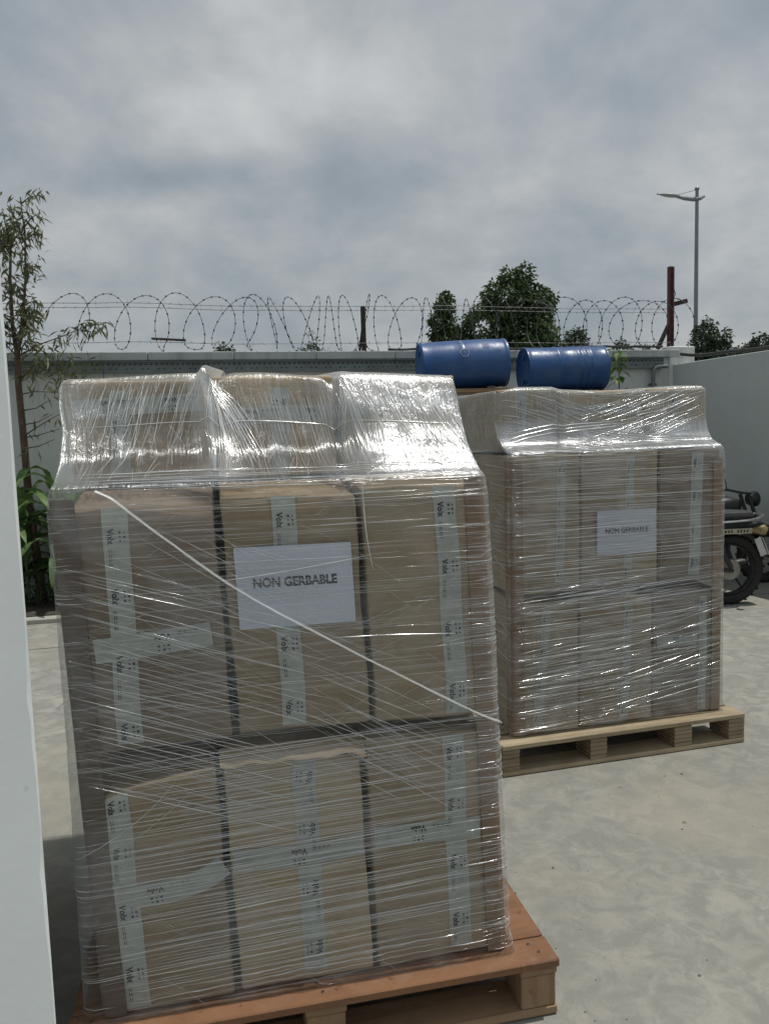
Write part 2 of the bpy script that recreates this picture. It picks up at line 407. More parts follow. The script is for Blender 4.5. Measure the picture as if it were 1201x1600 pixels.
for (x0, y0, x1, y1) in [(-6, 4.98, 4.2, 7.02)]:
    d = Vector((x1 - x0, y1 - y0, 0)).normalized(); nn = Vector((-d.y, d.x, 0)) * .006
    pts = []
    for i in range(41):
        t = i / 40; p = Vector((lerp(x0, x1, t), lerp(y0, y1, t), .004)) + nn * (noise.noise((t * 30, 3, 1)) * 2)
        pts.append((p - nn * .9, p + nn * .9))
    vs = [q for pr in pts for q in pr]
    jt.add(vs, [(2 * i, 2 * i + 2, 2 * i + 3, 2 * i + 1) for i in range(40)])
tag(jt.build('ground_joint', simple('joint_dirt', (.14, .135, .12), .95), smooth=False), kind='structure')

A = R(12.1)
EW = Vector((math.cos(A), math.sin(A), 0)); NW = Vector((-math.sin(A), math.cos(A), 0))   # along and into the rear wall
CR = Vector((3.32, 8.9, 0))                                # inner corner of rear and right walls
def wl(s, d, z): return CR + EW * s + NW * d + Vector((0, 0, z))
# rear wall, local x runs along it, origin at the corner
HW = 2.412
m = MB(); m.box((-4.9, .10, (HW - .085) / 2), (9.96, .20, HW - .085), 0, 0)
rw = m.build('rear_wall', MAT['wall'], loc=CR, rz=A, smooth=False); tag(rw, 'long pale grey rendered boundary wall behind both pallets', 'wall')
m = MB()
for k in range(12):
    x = -9.88 + k * .83
    m.box((x + .415, .09, HW - .0425), (.824, .26, .083), 0, 0, None, .006)
m.build('coping', MAT['coping'], rw, smooth=False)
# perforated steel tray under the coping
t = empty('cable_tray', CR, A, 'dark perforated steel tray fixed under the rear wall coping', 'cable tray')
m = MB(); m.box((-4.93, -.028, HW - .150), (9.6, .05, .112))
for i in range(190):
    m.box((-9.6 + i * .05, -.0545, HW - .125), (.022, .003, .012), 0, 1)
    if i % 3: m.box((-9.58 + i * .05, -.0545, HW - .168), (.018, .003, .009), 0, 1)
m.build('channel', [MAT['tray'], MAT['slot']], t, smooth=False)
m = MB(); m.box((-4.93, -.045, HW - .098), (9.6, .085, .006)); m.build('lip', MAT['tray'], t, smooth=False)
# conduit elbow near the corner
m = MB(); pts = [(-.10, -.07, 2.22), (-.2, -.075, 2.22), (-.245, -.075, 2.21), (-.27, -.075, 2.18), (-.275, -.075, 2.13), (-.275, -.075, .4)]
m.tube(pts, .022, 10)
t = empty('conduit_pipe', CR, A, 'thin grey conduit bending down the rear wall near its corner', 'pipe'); m.build('pipe', MAT['tray'], t)
for z in (2.02, 1.2):
    m = MB(); m.box((-.275, -.06, z), (.075, .05, .025)); m.build('clip', MAT['steel'], t, smooth=False)
# corner pier
m = MB(); m.box((.12, .12, 1.225), (.32, .30, 2.45), 0, 0, None, .01)
tag(m.build('corner_pier', MAT['pier'], loc=CR, rz=A, smooth=False), 'pale concrete pier standing where the two boundary walls meet', 'pier')
# right wall
D2 = Vector((3.75 - 3.32, 7.53 - 8.9, 0)).normalized(); ang2 = math.atan2(D2.y, D2.x)
m = MB(); m.box((4.6, .105, 2.244 / 2), (9.2, .21, 2.244), 0, 0, None, .006)
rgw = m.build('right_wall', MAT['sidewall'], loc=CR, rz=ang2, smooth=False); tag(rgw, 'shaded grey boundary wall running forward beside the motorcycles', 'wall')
# sagging black cable on the right wall
m = MB(); pts = []
for i in range(40):
    s = -.3 + i * .12
    z = 2.285 + .16 * math.exp(-max(0, s + .25) * 2.6) + .012 * noise.noise((s * 2, 0, 4)) if s > -.25 else 2.45
    pts.append((s, .10, z))
m.tube(pts, .018, 8)
tag(m.build('black_cable', MAT['cable'], loc=CR, rz=ang2), 'black cable sagging from the corner pier and lying along the right wall top', 'cable')
m = MB(); pts = [(-3.3 + i * .1, .03 + .02 * noise.noise((i * .3, 1, 0)), HW + .02 + .012 * noise.noise((i * .5, 2, 0)) + (.02 if i > 20 else 0)) for i in range(33)]
m.tube(pts, .013, 8)
tag(m.build('black_cable', MAT['cable'], loc=CR, rz=A), 'thin black cable lying along the rear wall coping', 'cable')

# white building corner on the left
m = MB()
ca = Vector((-.572, 1.2, 0)); fdir = Vector((-.866, -.5, 0)); sdir = Vector((-.5, .866, 0))
NZ = 90; Hh = 3.3
vs = []; cols = [0, .004, .012, .03, .2, .6, 1.2, 2.2, 3.2]
def wallpt(u, z, side):
    w_ = .0035 * noise.noise((z * 6, 1, 2)) + .0022 * noise.noise((z * 22, 5, 2)) + .003 * max(0, noise.noise((z * 13, 9, 1)) - .25) * 4
    rr = math.exp(-u / .02)
    return ca + (sdir if side else fdir) * (u + w_ * rr) + Vector((0, 0, z))
for iz in range(NZ + 1):
    z = Hh * iz / NZ
    for u in reversed(cols[1:]): vs.append(wallpt(u, z, 0))
    vs.append(wallpt(.0, z, 0) + (fdir + sdir) * .0025)
    for u in cols[1:]: vs.append(wallpt(u, z, 1))
n = 2 * len(cols) - 1
fs = [(i * n + k, i * n + k + 1, (i + 1) * n + k + 1, (i + 1) * n + k) for i in range(NZ) for k in range(n - 1)]
m.add(vs, fs)
far = ca + fdir * 3.2 + sdir * 3.2
m.add([ca + fdir * 3.2, far, far + Vector((0, 0, Hh)), ca + fdir * 3.2 + Vector((0, 0, Hh))], [(3, 2, 1, 0)])
m.add([far, ca + sdir * 3.2, ca + sdir * 3.2 + Vector((0, 0, Hh)), far + Vector((0, 0, Hh))], [(3, 2, 1, 0)])
m.add([ca + Vector((0, 0, Hh)), ca + sdir * 3.2 + Vector((0, 0, Hh)), far + Vector((0, 0, Hh)), ca + fdir * 3.2 + Vector((0, 0, Hh))], [(0, 1, 2, 3)])
tag(m.build('white_building', MAT['white'], smooth=True, sharp=30), 'white painted building corner close by at the left edge', 'building')

# planter bed along the rear wall (left)
m = MB(); m.box((-6.55, -.46, .02), (3.6, .93, .06), 0, 0)
vs = []
tag(m.build('planter_soil', MAT['soil'], loc=CR, rz=A, smooth=False), kind='structure')
m = MB(); m.box((-6.55, -.985, .02), (3.7, .11, .05), 0, 0, None, .01)
tag(m.build('planter_kerb', MAT['kerb'], loc=CR, rz=A, smooth=False), kind='structure')

# ------------------------------------------------------------------ lettering
def text_mesh(s, bold=.012):
    c = bpy.data.curves.new('lettering_tmp', 'FONT'); c.body = s; c.size = 1; c.offset = bold; c.align_x = 'CENTER'; c.align_y = 'CENTER'; c.resolution_u = 3
    o = bpy.data.objects.new('lettering_tmp', c); col.objects.link(o)
    dg = bpy.context.evaluated_depsgraph_get(); me = o.evaluated_get(dg).to_mesh()
    V = [tuple(v.co) for v in me.vertices]; Fc = [tuple(p.vertices) for p in me.polygons]
    o.evaluated_get(dg).to_mesh_clear(); bpy.data.objects.remove(o); bpy.data.curves.remove(c)
    xs = [p[0] for p in V]; ys = [p[1] for p in V]
    w_ = max(xs) - min(xs); cx = (max(xs) + min(xs)) / 2; cy = (max(ys) + min(ys)) / 2; h_ = max(ys) - min(ys)
    return [((x - cx) / w_, (y - cy) / w_) for x, y, _ in V], Fc, h_ / w_
TX_V = text_mesh('Volx', .034); TX_N = text_mesh('NON GERBABLE', .034)

# ------------------------------------------------------------------ pallet loads
class Load:
    def __init__(s, o, ang, k, z0):
        s.o = Vector(o); s.ang = ang; s.k = k; s.z0 = z0
        s.e = Vector((math.cos(ang), math.sin(ang), 0)); s.d = Vector((-math.sin(ang), math.cos(ang), 0))
    def P(s, u, w_, z):     # load coordinates -> world
        return s.o + s.e * (u - s.k * (z - s.z0)) + s.d * w_ + Vector((0, 0, z))

def carton(L, u0, u1, w0, w1, z0, z1, mat, label, group, seed, crush=0.0, tapes=(), bulge=.004, tilt=0., topbulge=0.):
    """brown box; local x along the load's front, y into it, z up; its front face may bulge, its front top edge may be crushed"""
    Wd, Dp, Ht = u1 - u0, w1 - w0, z1 - z0
    r = .007
    def coords(Ln, n):
        a = [0, r * .3, r]; a += [r + (Ln - 2 * r) * i / n for i in range(1, n)]; a += [Ln - r, Ln - r * .3, Ln]; return a
    X, Y, Z = coords(Wd, 10), coords(Dp, 6), coords(Ht, 14)
    base = L.P(u0, w0, z0)
    def deform(x, y, z):
        # round the edges
        c = Vector((min(max(x, r), Wd - r), min(max(y, r), Dp - r), min(max(z, r), Ht - r)))
        d = Vector((x, y, z)) - c
        if d.length > 1e-9: 
            cnt = sum(abs(q) > 1e-9 for q in d)
            if cnt > 1: d = d.normalized() * r
        p = c + d
        fr = max(0, 1 - y / (Dp * .5)); fr = fr * fr
        bx = 1 - (2 * x / Wd - 1) ** 2; bz = 1 - (2 * z / Ht - 1) ** 2
        p.y -= fr * (bulge * bx * bz) - fr * .0025 * noise.noise((x * 7 + seed, z * 7, seed * 1.7))
        p.y -= .006 * fr * crush * 20 * math.exp(-((z - Ht + .05) / .05) ** 2) * (.35 + .65 * bx) * .6
        tz = sstep(.55, 1, z / Ht)
        p.z -= crush * tz * (sstep(Dp * .55, 0, y) if False else (1 - sstep(0, Dp * .5, y))) * (1 + .45 * noise.noise((x * 5, seed, 1)) + tilt * (x / Wd - .5))
        p.z += topbulge * tz * bx
        p.z -= .004 * tz * noise.noise((x * 6, y * 6, seed))
        p.y -= fr * .010 * noise.noise((x * 3.2 + seed * 2, z * 2.6, 7.7)) * bx
        p.z += .010 * (1 - sstep(0, .25, z / Ht)) * fr * noise.noise((x * 4 + seed, 3.3, seed))
        p.x += .006 * noise.noise((seed, z * 5, y * 4))
        p.x -= L.k * z
        return p
    m = MB(); idx = {}
    def vid(i, j, k_):
        key = (i, j, k_)
        if key not in idx:
            idx[key] = len(m.v); m.v.append(tuple(deform(X[i], Y[j], Z[k_])))
        return idx[key]
    nx, ny, nz = len(X) - 1, len(Y) - 1, len(Z) - 1
    def F(*q): m.f.append(tuple(q)); m.m.append(0)
    for i in range(nx):
        for k_ in range(nz):
            F(vid(i, 0, k_), vid(i + 1, 0, k_), vid(i + 1, 0, k_ + 1), vid(i, 0, k_ + 1))
            F(vid(i, ny, k_), vid(i, ny, k_ + 1), vid(i + 1, ny, k_ + 1), vid(i + 1, ny, k_))
        for j in range(ny):
            F(vid(i, j, 0), vid(i, j + 1, 0), vid(i + 1, j + 1, 0), vid(i + 1, j, 0))
            F(vid(i, j, nz), vid(i + 1, j, nz), vid(i + 1, j + 1, nz), vid(i, j + 1, nz))
    for j in range(ny):
        for k_ in range(nz):
            F(vid(0, j, k_), vid(0, j, k_ + 1), vid(0, j + 1, k_ + 1), vid(0, j + 1, k_))
            F(vid(nx, j, k_), vid(nx, j + 1, k_), vid(nx, j + 1, k_ + 1), vid(nx, j, k_ + 1))
    o = m.build('carton', mat, loc=base, rz=L.ang); tag(o, label, 'carton', group)
    for ti, (path, flip, wd, s0) in enumerate(tapes):
        strip(o, deform, [(u - u0, z - z0) for u, z in path], Wd, Ht, flip, wd, s0, ti)
    return o

def strip(parent, deform, path, Wd, Ht, flip, wd, s0, ti):
    """printed adhesive tape laid along PATH on the carton's front face"""
    P = [Vector((x, z)) for x, z in path]
    # resample
    seg = [(P[i + 1] - P[i]).length for i in range(len(P) - 1)]; tot = sum(seg)
    N = max(10, int(tot / .02))
    def at(s_):
        s_ = max(0, min(tot, s_)); a = 0
        for i, q in enumerate(seg):
            if s_ <= a + q or i == len(seg) - 1:
                t = (s_ - a) / q; p = P[i].lerp(P[i + 1], t); break
            a += q
        return p
    def frame(s_):
        t = (at(s_ + .012) - at(s_ - .012)).normalized(); return at(s_), t, Vector((-t.y, t.x))
    off = .0022 + .0009 * ti
    def put(p, lift=0.0):
        x = max(.0, min(Wd, p.x)); z = max(.0, min(Ht, p.y))
        q = deform(x, 0.0, z); q.y -= off + lift; q.x += p.x - x; q.z += p.y - z
        return q
    m = MB(); vs = []
    for i in range(N + 1):
        s_ = tot * i / N; p, t, c = frame(s_)
        for k in range(5):
            a = (k / 4 - .5) * wd
            vs.append(put(p + c * a, .0008 * noise.noise((s_ * 25, k * .8, ti + wd * 50))))
    n0 = len(vs)
    vs += [Vector((v.x, v.y + .0014, v.z)) for v in vs]
    fs = []
    for i in range(N):
        for k in range(4):
            q = (i * 5 + k, i * 5 + k + 1, i * 5 + k + 6, i * 5 + k + 5)
            fs.append(q); fs.append(tuple(n0 + j for j in reversed(q)))
    m.add(vs, fs)
    tp = m.build('tape', MAT['tape'], parent, smooth=True, sharp=None)
    s_ = s0
    size = wd * .74
    while s_ < tot:
        pr = MB()
        p, t, c = frame(s_)
        sg = -1 if flip else 1
        t2, c2 = t * sg, c * sg
        V, Fc, asp = TX_V
        if s_ > size * .55 and s_ < tot - size * .55:
            o_ = -wd * .20
            pr.add([put(p + t2 * (x * size) + c2 * (y * size + o_), .0009) for x, y in V], Fc)
            for r_ in range(2):
                for k in range(3):
                    sz = wd * (.055 if (k + r_) % 2 else .085)
                    q = p + t2 * ((k - 1) * wd * .2) + c2 * (wd * (.16 + r_ * .17))
                    pr.add([put(q + t2 * (a * sz) + c2 * (b * sz), .0009) for a, b in ((-.6, -.5), (.6, -.5), (.7, .5), (-.5, .5))], [(0, 1, 2, 3)])
        a = s_ + size * .85
        for ln in range(int(.05 / .011)):
            b = a + ln * .012
            if b + .008 < tot - .01 and b < s_ + .155 - size * .8:
                for row, hh in ((-.30, .016), (-.22, .012)):
                    p, t, c = frame(b + .004)
                    t2, c2 = t * sg, c * sg
                    q = p + c2 * (wd * row)
                    pr.add([put(q + t2 * x + c2 * y, .0009) for x, y in ((-.0042, -wd * hh), (.0042, -wd * hh), (.0042, wd * hh), (-.0042, wd * hh))], [(0, 1, 2, 3)])
        s_ += .158
        if pr.v: pr.build('printing', MAT['ink'], tp, smooth=False)

class Film:
    """stretch film round a load: param a (metres along the perimeter), v (metres up the film)"""
    def __init__(s, L, levels, bump, amp, seed, gaps):
        s.L = L; s.lv = levels; s.bump = bump; s.amp = amp; s.seed = seed; s.gaps = gaps
        q = levels[2]; s.D = q[5] - q[4]; s.W = q[3] - q[2]; s.u0 = q[2]; s.per = 2 * (s.D + s.W)
    def level(s, v):
        lv = s.lv
        if v <= lv[0][0]: return lv[0][1:]
        for i in range(len(lv) - 1):
            if v <= lv[i + 1][0]:
                t = (v - lv[i][0]) / (lv[i + 1][0] - lv[i][0])
                return [lerp(x, y, t) for x, y in zip(lv[i][1:], lv[i + 1][1:])]
        return lv[-1][1:]
    def raw(s, a, v):
        z, u0, u1, w0, w1 = s.level(v)
        a = a % s.per; D, W_ = s.D, s.W
        if a < D: f = a / D; p = Vector((u0, lerp(w1, w0, f))); nrm = Vector((-1, 0)); fu = 0.
        elif a < D + W_: f = (a - D) / W_; p = Vector((lerp(u0, u1, f), w0)); nrm = Vector((0, -1)); fu = f
        elif a < 2 * D + W_: f = (a - D - W_) / D; p = Vector((u1, lerp(w0, w1, f))); nrm = Vector((1, 0)); fu = 1.
        else: f = (a - 2 * D - W_) / W_; p = Vector((lerp(u1, u0, f), w1)); nrm = Vector((0, 1)); fu = 1 - f
        r = .028
        c = Vector((min(max(p.x, u0 + r), u1 - r), min(max(p.y, w0 + r), w1 - r)))
        d = p - c
        if d.length > 1e-9:
            nrm = d.normalized(); p = c + nrm * r
        t = s.tent(v)
        front = 1. if D <= a <= D + W_ else 0.
        # pull between boxes of the top tier, lifts at their tops
        pull = 0.
        if front and t > 0:
            for gq, sg in s.gaps: pull += sg * math.exp(-((p.x - gq) / .05) ** 2)
        z2 = z + (s.bump(fu) * t if front else 0)
        n1 = noise.noise((a * 6, v * 6, s.seed)) * .55 + noise.noise((a * 19, v * 15, s.seed + 5)) * .45
        dsp = s.amp * n1 * (1 + 1.6 * math.sin(math.pi * t)) + .0012 * noise.noise((a * 2, v * 70, s.seed)) * (1 - t)
        if t > .02 and t < .98: dsp += .0035 * noise.noise((a * 45, v * 3, s.seed + 2)) * math.sin(math.pi * t)
        if front and v > 1.405: p.y += s.side(p.x) * s.ell(v + .022 * noise.noise((p.x * 9, 2.2, 1)) + .01 * noise.noise((p.x * 31, 4.2, 1)))
        p = p + nrm * dsp - nrm * pull * .03 * math.sin(math.pi * min(1, t))
        if v < .24: p = p + nrm * .006 * noise.noise((a * 25, v * 30, 2)) 
        return Vector((p.x, p.y, z2))
    wraps = staticmethod(lambda u, v: 0.)
    side = staticmethod(lambda u: 0.)
    def ell(s, v):      # how far the film drops back onto the ledge before climbing the upper boxes
        w_ = s.level(v)[3]; T = ((1.405, -.012), (1.44, .055), (1.475, .145), (1.51, .196), (1.56, .210), (1.735, .226), (1.76, .236), (1.8, .27))
        for (a, b), (c, d) in zip(T, T[1:]):
            if v <= c: return max(0., lerp(b, d, (v - a) / (c - a)) - w_)
        return 0.
    def tent(s, v):
        return sstep(s.lv[4][0], s.lv[8][0], v)
    def world(s, a, v, lift=0.0):
        p = s.raw(a, v); q = s.L.P(p.x, p.y, p.z)
        if lift:
            e = .004
            da = s.raw(a + e, v) - s.raw(a - e, v); dv = s.raw(a, v + e) - s.raw(a, v - e)
            nl = da.cross(dv)
            if nl.length > 1e-12:
                nl.normalize(); q = q + (s.L.e * nl.x + s.L.d * nl.y + Vector((0, 0, nl.z))) * lift
        return q
    def a_of(s, u): return s.D + (u - s.u0)
    def build(s, label, mats, lines, cat='stretch film'):
        vs_ = []; vmin, vmax = s.lv[0][0], s.lv[-1][0]
        nv = 64; V = [vmin + (s.lv[3][0] - vmin) * i / 34 for i in range(35)] + [s.lv[3][0] + (vmax - s.lv[3][0]) * i / 44 for i in range(1, 45)]
        A_ = []
        def run(a0, a1, n): A_.extend(a0 + (a1 - a0) * i / n for i in range(n))
        D, W_ = s.D, s.W
        for a0, a1, n in ((0, D - .05, 30), (D - .05, D + .05, 12), (D + .05, D + W_ - .05, 130), (D + W_ - .05, D + W_ + .05, 12), (D + W_ + .05, 2 * D + W_ - .05, 30), (2 * D + W_ - .05, 2 * D + W_ + .05, 8), (2 * D + W_ + .05, s.per - .05, 24), (s.per - .05, s.per, 5)): run(a0, a1, n)
        A_.append(s.per)
        o0 = s.L.P(0, 0, s.L.z0); inv = Matrix.Rotation(-s.L.ang, 3, 'Z')
        loc = lambda q: inv @ (q - o0)
        m = MB(); na = len(A_)
        for v in V:
            for a in A_: m.v.append(tuple(loc(s.world(a, v))))
        uvs = []
        vt = s.lv[4][0]
        for j in range(len(V) - 1):
            for i in range(na - 1):
                m.f.append((j * na + i, j * na + i + 1, (j + 1) * na + i + 1, (j + 1) * na + i)); m.m.append(1 if V[j] >= vt - .004 else 0)
                uvs += [(A_[i], V[j]), (A_[i + 1], V[j]), (A_[i + 1], V[j + 1]), (A_[i], V[j + 1])]
        nshell = len(m.f)
        for (a0, v0, a1, v1, r, bow, thick) in lines:
            ln = math.hypot(a1 - a0, v1 - v0); n = max(5, min(40, int(ln / .022)))
            pts = []
            sd = rnd.random() * 99
            dx, dy = (a1 - a0) / max(ln, 1e-6), (v1 - v0) / max(ln, 1e-6)
            for i in range(n + 1):
                t = i / n
                b_ = bow * 4 * t * (1 - t) + .0009 * noise.noise((t * ln * 7, sd, 0))
                aa = a0 + (a1 - a0) * t - dy * b_; vv = v0 + (v1 - v0) * t + dx * b_
                vv = max(vmin + .004, min(vmax - .01, vv))
                pts.append(loc(s.world(aa, vv, r * .6 + .0004)))
            f0 = lambda t, sd=sd: (.25 + .75 * min(1, 6 * t, 6 * (1 - t))) * (.75 + .5 * noise.noise((t * 5, sd, 3)))
            m.tube(pts, r, 4 if r < .0012 else 6, 2 if not thick else 3, f0, False)
        me_uv = uvs
        o = m.build('stretch_film', mats, loc=o0, rz=s.L.ang, smooth=True, sharp=None)
        uvl = o.data.uv_layers.new(name='UVMap'); nl = len(o.data.loops)
        flat = [0.0] * (2 * nl)
        for i, (x, y) in enumerate(me_uv): flat[2 * i] = x; flat[2 * i + 1] = y
        uvl.data.foreach_set('uv', flat)
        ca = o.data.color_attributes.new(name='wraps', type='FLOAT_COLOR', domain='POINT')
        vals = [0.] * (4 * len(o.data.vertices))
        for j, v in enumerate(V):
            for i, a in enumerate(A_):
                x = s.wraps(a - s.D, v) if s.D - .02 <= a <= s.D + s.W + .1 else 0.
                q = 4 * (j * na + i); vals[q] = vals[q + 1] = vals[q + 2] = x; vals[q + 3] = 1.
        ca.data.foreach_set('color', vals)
        return tag(o, label, cat)

def protector(L, u, w_, su, z0, z1, label, group, leg=.05, seed=0, mat='protector'):
    """L-shaped cardboard edge board round a vertical edge; su = +1 right edge, -1 left edge"""
    prof = [(-leg, -.0)]; r = .022; t = .005
    for i in range(7):
        a = -math.pi / 2 + (math.pi / 2) * i / 6
        prof.append((r * math.cos(a) - r, r * math.sin(a) + r))
    prof.append((0, leg))
    m = MB(); N = 26; vs = []
    base = L.P(u, w_, z0); k = len(prof)
    for j in range(N + 1):
        z = (z1 - z0) * j / N
        for sgn in (0, 1):
            for i, (x, y) in enumerate(prof):
                nx, ny = (0, 1) if i == 0 else ((-1, 0) if i == k - 1 else (-(x + r) / r if r else 0, -(y - r) / r))
                ox, oy = x + nx * t * sgn, y + ny * t * sgn
                jit = .0015 * noise.noise((i * .7, z * 9, seed))
                vs.append((su * (ox + jit) - L.k * z, oy + jit, z))
    fs = []
    for j in range(N):
        b, c = j * 2 * k, (j + 1) * 2 * k
        for i in range(k - 1):
            fs.append((b + i, b + i + 1, c + i + 1, c + i)); fs.append((b + k + i, c + k + i, c + k + i + 1, b + k + i + 1))
        fs.append((b, c, c + k, b + k)); fs.append((b + k - 1, b + 2 * k - 1, c + 2 * k - 1, c + k - 1))
    b = N * 2 * k
    for i in range(k - 1): fs.append((b + i, b + i + 1, b + k + i + 1, b + k + i)); fs.append((i, k + i, k + i + 1, i + 1))
    m.add(vs, fs)
    return tag(m.build('edge_protector', MAT[mat], loc=base, rz=L.ang), label, 'edge protector', group)

def sheet(L, u0, u1, z0, z1, wq, label, tw, tz, skew=0.0, seed=0):
    base = L.P(u0, wq, z0); Wd, Ht = u1 - u0, z1 - z0
    def f(x, z, lift=0):
        return Vector((x - L.k * z, -lift + .0012 * noise.noise((x * 9, z * 9, seed)), z + skew * x))
    m = MB(); nx, nz = 14, 10; vs = []
    for s_ in (0, .0005):
        for j in range(nz + 1):
            for i in range(nx + 1): vs.append(f(Wd * i / nx, Ht * j / nz, -s_))
    n0 = (nx + 1) * (nz + 1); fs = []
    for j in range(nz):
        for i in range(nx):
            q = (j * (nx + 1) + i, j * (nx + 1) + i + 1, (j + 1) * (nx + 1) + i + 1, (j + 1) * (nx + 1) + i)
            fs.append(q); fs.append(tuple(n0 + x for x in reversed(q)))
    m.add(vs, fs)
    o = m.build('paper_sheet', MAT['paper'], loc=base, rz=L.ang, sharp=None); tag(o, label, 'paper sign', 'paper signs on the wrapped loads')
    V, Fc, asp = TX_N; t = MB()
    t.add([f(Wd / 2 + x * tw, tz + y * tw * 1.12, .0008) for x, y in V], Fc)
    t.build('lettering', MAT['black_ink'], o, smooth=False)
    return o

# ---- near load
L1 = Load((-.661, 1.696, 0), R(12.12), .034, .16)
G1 = 'cartons on the near pallet'; C = MAT['cards']
TW = .056
carton(L1, -.025, .272, .0, .62, .163, .775, C[0], 'lowest left carton of the near load, white tape curving across it', G1, 1, .055,
       [([(.045, .765), (.046, .58), (.048, .374), (.049, .175)], False, TW, .03), ([(.0, .462), (.106, .457), (.194, .466), (.235, .476), (.275, .498)], True, TW, .115)], .006, -1.0)
midc = carton(L1, .288, .616, .004, .62, .163, .775, C[3], 'palest lowest carton in the middle of the near load, crossed by tape', G1, 2, .032,
       [([(.484, .768), (.474, .70), (.476, .55), (.470, .185)], True, TW, .045), ([(.294, .503), (.455, .493), (.611, .503)], True, TW, .158)], .007, .8)
carton(L1, .632, .955, .004, .62, .163, .79, C[1], 'lowest right carton of the near load, above the red plywood corner', G1, 3, .03,
       [([(.855, .785), (.850, .498), (.850, .184)], False, TW, .05), ([(.64, .512), (.763, .51), (.915, .503)], True, TW, .112)], .003, .2)
carton(L1, .0, .318, .002, .62, .806, 1.395, C[2], 'second layer left carton of the near load, where the film rope starts', G1, 4, .040,
       [([(.103, 1.393), (.097, 1.136), (.089, .822)], False, TW, .07), ([(.03, 1.04), (.159, 1.049), (.288, 1.061)], True, TW, .15)], .003)
carton(L1, .333, .648, .003, .62, .81, 1.40, C[0], 'second layer middle carton of the near load, behind the large sign', G1, 5, .026,
       [([(.477, 1.398), (.466, 1.031), (.463, .819)], False, TW, .06)], .003)
carton(L1, .662, .958, .002, .62, .806, 1.405, C[1], 'second layer right carton of the near load, right of the large sign', G1, 6, .022,
       [([(.864, 1.403), (.871, 1.158), (.866, .815)], False, TW, .06)], .003)
carton(L1, -.02, .318, .246, .95, 1.413, 1.662, C[1], 'top tier left carton of the near load, behind bright streaked film', G1, 7, .0,
       [([(.11, 1.635), (.10, 1.526), (.094, 1.42)], False, .05, .09), ([(-.005, 1.591), (.133, 1.600), (.31, 1.606)], True, .045, .08)], .002)
carton(L1, .335, .648, .25, .95, 1.413, 1.670, C[3], 'top tier middle carton of the near load, between two taller film peaks', G1, 8, .0,
       [([(.509, 1.64), (.504, 1.55), (.5, 1.42)], True, .05, .045), ([(.36, 1.566), (.5, 1.571), (.63, 1.571)], True, .045, .07)], .002)
carton(L1, .665, .985, .246, .95, 1.413, 1.668, C[3], 'top tier right carton of the near load, under the brightest film glare', G1, 9, .0,
       [([(.70, 1.585), (.843, 1.599), (.97, 1.608)], True, .045, .14)], .002)
m = MB(); vs = []; NX, NZ_ = 36, 6
for s_ in (0, 1):
    for j in range(NZ_ + 1):
        for i in range(NX + 1):
            x = lerp(-.006, .342, i / NX); q = j / NZ_
            edge = .007 * noise.noise((x * 22, 4, 1)) - .012 * math.exp(-((x - .335) / .012) ** 2)
            z = lerp(.575 + edge, .606, q); y = lerp(-.011, .03, q ** 1.6) + .004 * noise.noise((x * 14, q * 2, 5)) - .006 * math.exp(-((x - .33) / .02) ** 2) * (1 - q)
            vs.append((x - L1.k * z, y + .003 * s_, z))
n0 = (NX + 1) * (NZ_ + 1); fs = []
for j in range(NZ_):
    for i in range(NX):
        q = (j * (NX + 1) + i, j * (NX + 1) + i + 1, (j + 1) * (NX + 1) + i + 1, (j + 1) * (NX + 1) + i)
        fs += [q, tuple(n0 + x for x in reversed(q))]
for i in range(NX): fs.append((i + 1, i, n0 + i, n0 + i + 1))
m.add(vs, fs); m.build('top_flap', C[3], midc)
for i, (u0, u1) in enumerate(((-.02, .285), (.295, .62), (.63, .955))):
    for z0, z1 in ((.163, .79), (.806, 1.405)):
        carton(L1, u0, u1, .64, 1.24, z0, z1, C[i % 3], 'brown carton in the back row of the near load, hidden by those in front', 'back row cartons of the near load', 20 + i + z0)
protector(L1, .972, -.008, 1, .166, 1.40, 'brown rounded cardboard edge board on the right edge of the near load', 'edge boards', .055, 1)
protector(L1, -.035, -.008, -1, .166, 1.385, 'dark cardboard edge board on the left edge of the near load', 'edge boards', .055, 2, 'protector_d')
sheet(L1, .354, .627, 1.067, 1.259, -.0115, 'larger white paper sign on the near load reading NON GERBABLE', .196, .107, -.003, 3)

def bump1(f):
    u = -.02 + f * 1.01
    b = .012 * sstep(.0, .3, u) * (1 - sstep(.33, .37, u)) + .020 * math.exp(-((u - .325) / .011) ** 2)
    b += .012 * (1 - sstep(.45, .66, u)) * sstep(.36, .4, u) + .006 * math.exp(-((u - .672) / .03) ** 2) + .010 * sstep(.66, .7, u) * (1 - sstep(.72, 1.0, u)) - .022 * math.exp(-((u - .652) / .016) ** 2) - .012 * math.exp(-((u - .345) / .012) ** 2)
    return b
lev1 = [(.164, .164, -.088, .992, -.028, 1.27), (.195, .195, -.074, .984, -.020, 1.265), (.80, .80, -.052, .9815, -.0195, 1.26), (1.36, 1.36, -.040, .9815, -.0195, 1.26),
        (1.405, 1.405, -.034, .978, -.012, 1.26), (1.428, 1.420, -.026, .972, .012, 1.255), (1.500, 1.468, -.018, .968, .066, 1.24), (1.585, 1.532, -.020, .972, .125, 1.23),
        (1.665, 1.598, -.028, .978, .175, 1.22), (1.735, 1.652, -.03, .980, .212, 1.21), (1.757, 1.666, -.02, .972, .226, 1.20), (1.785, 1.669, .01, .945, .262, 1.17), (1.92, 1.667, .15, .80, .40, 1.0)]
F1 = Film(L1, lev1, bump1, .0035, 3.3, ((.325, .5), (.660, 1.3)))
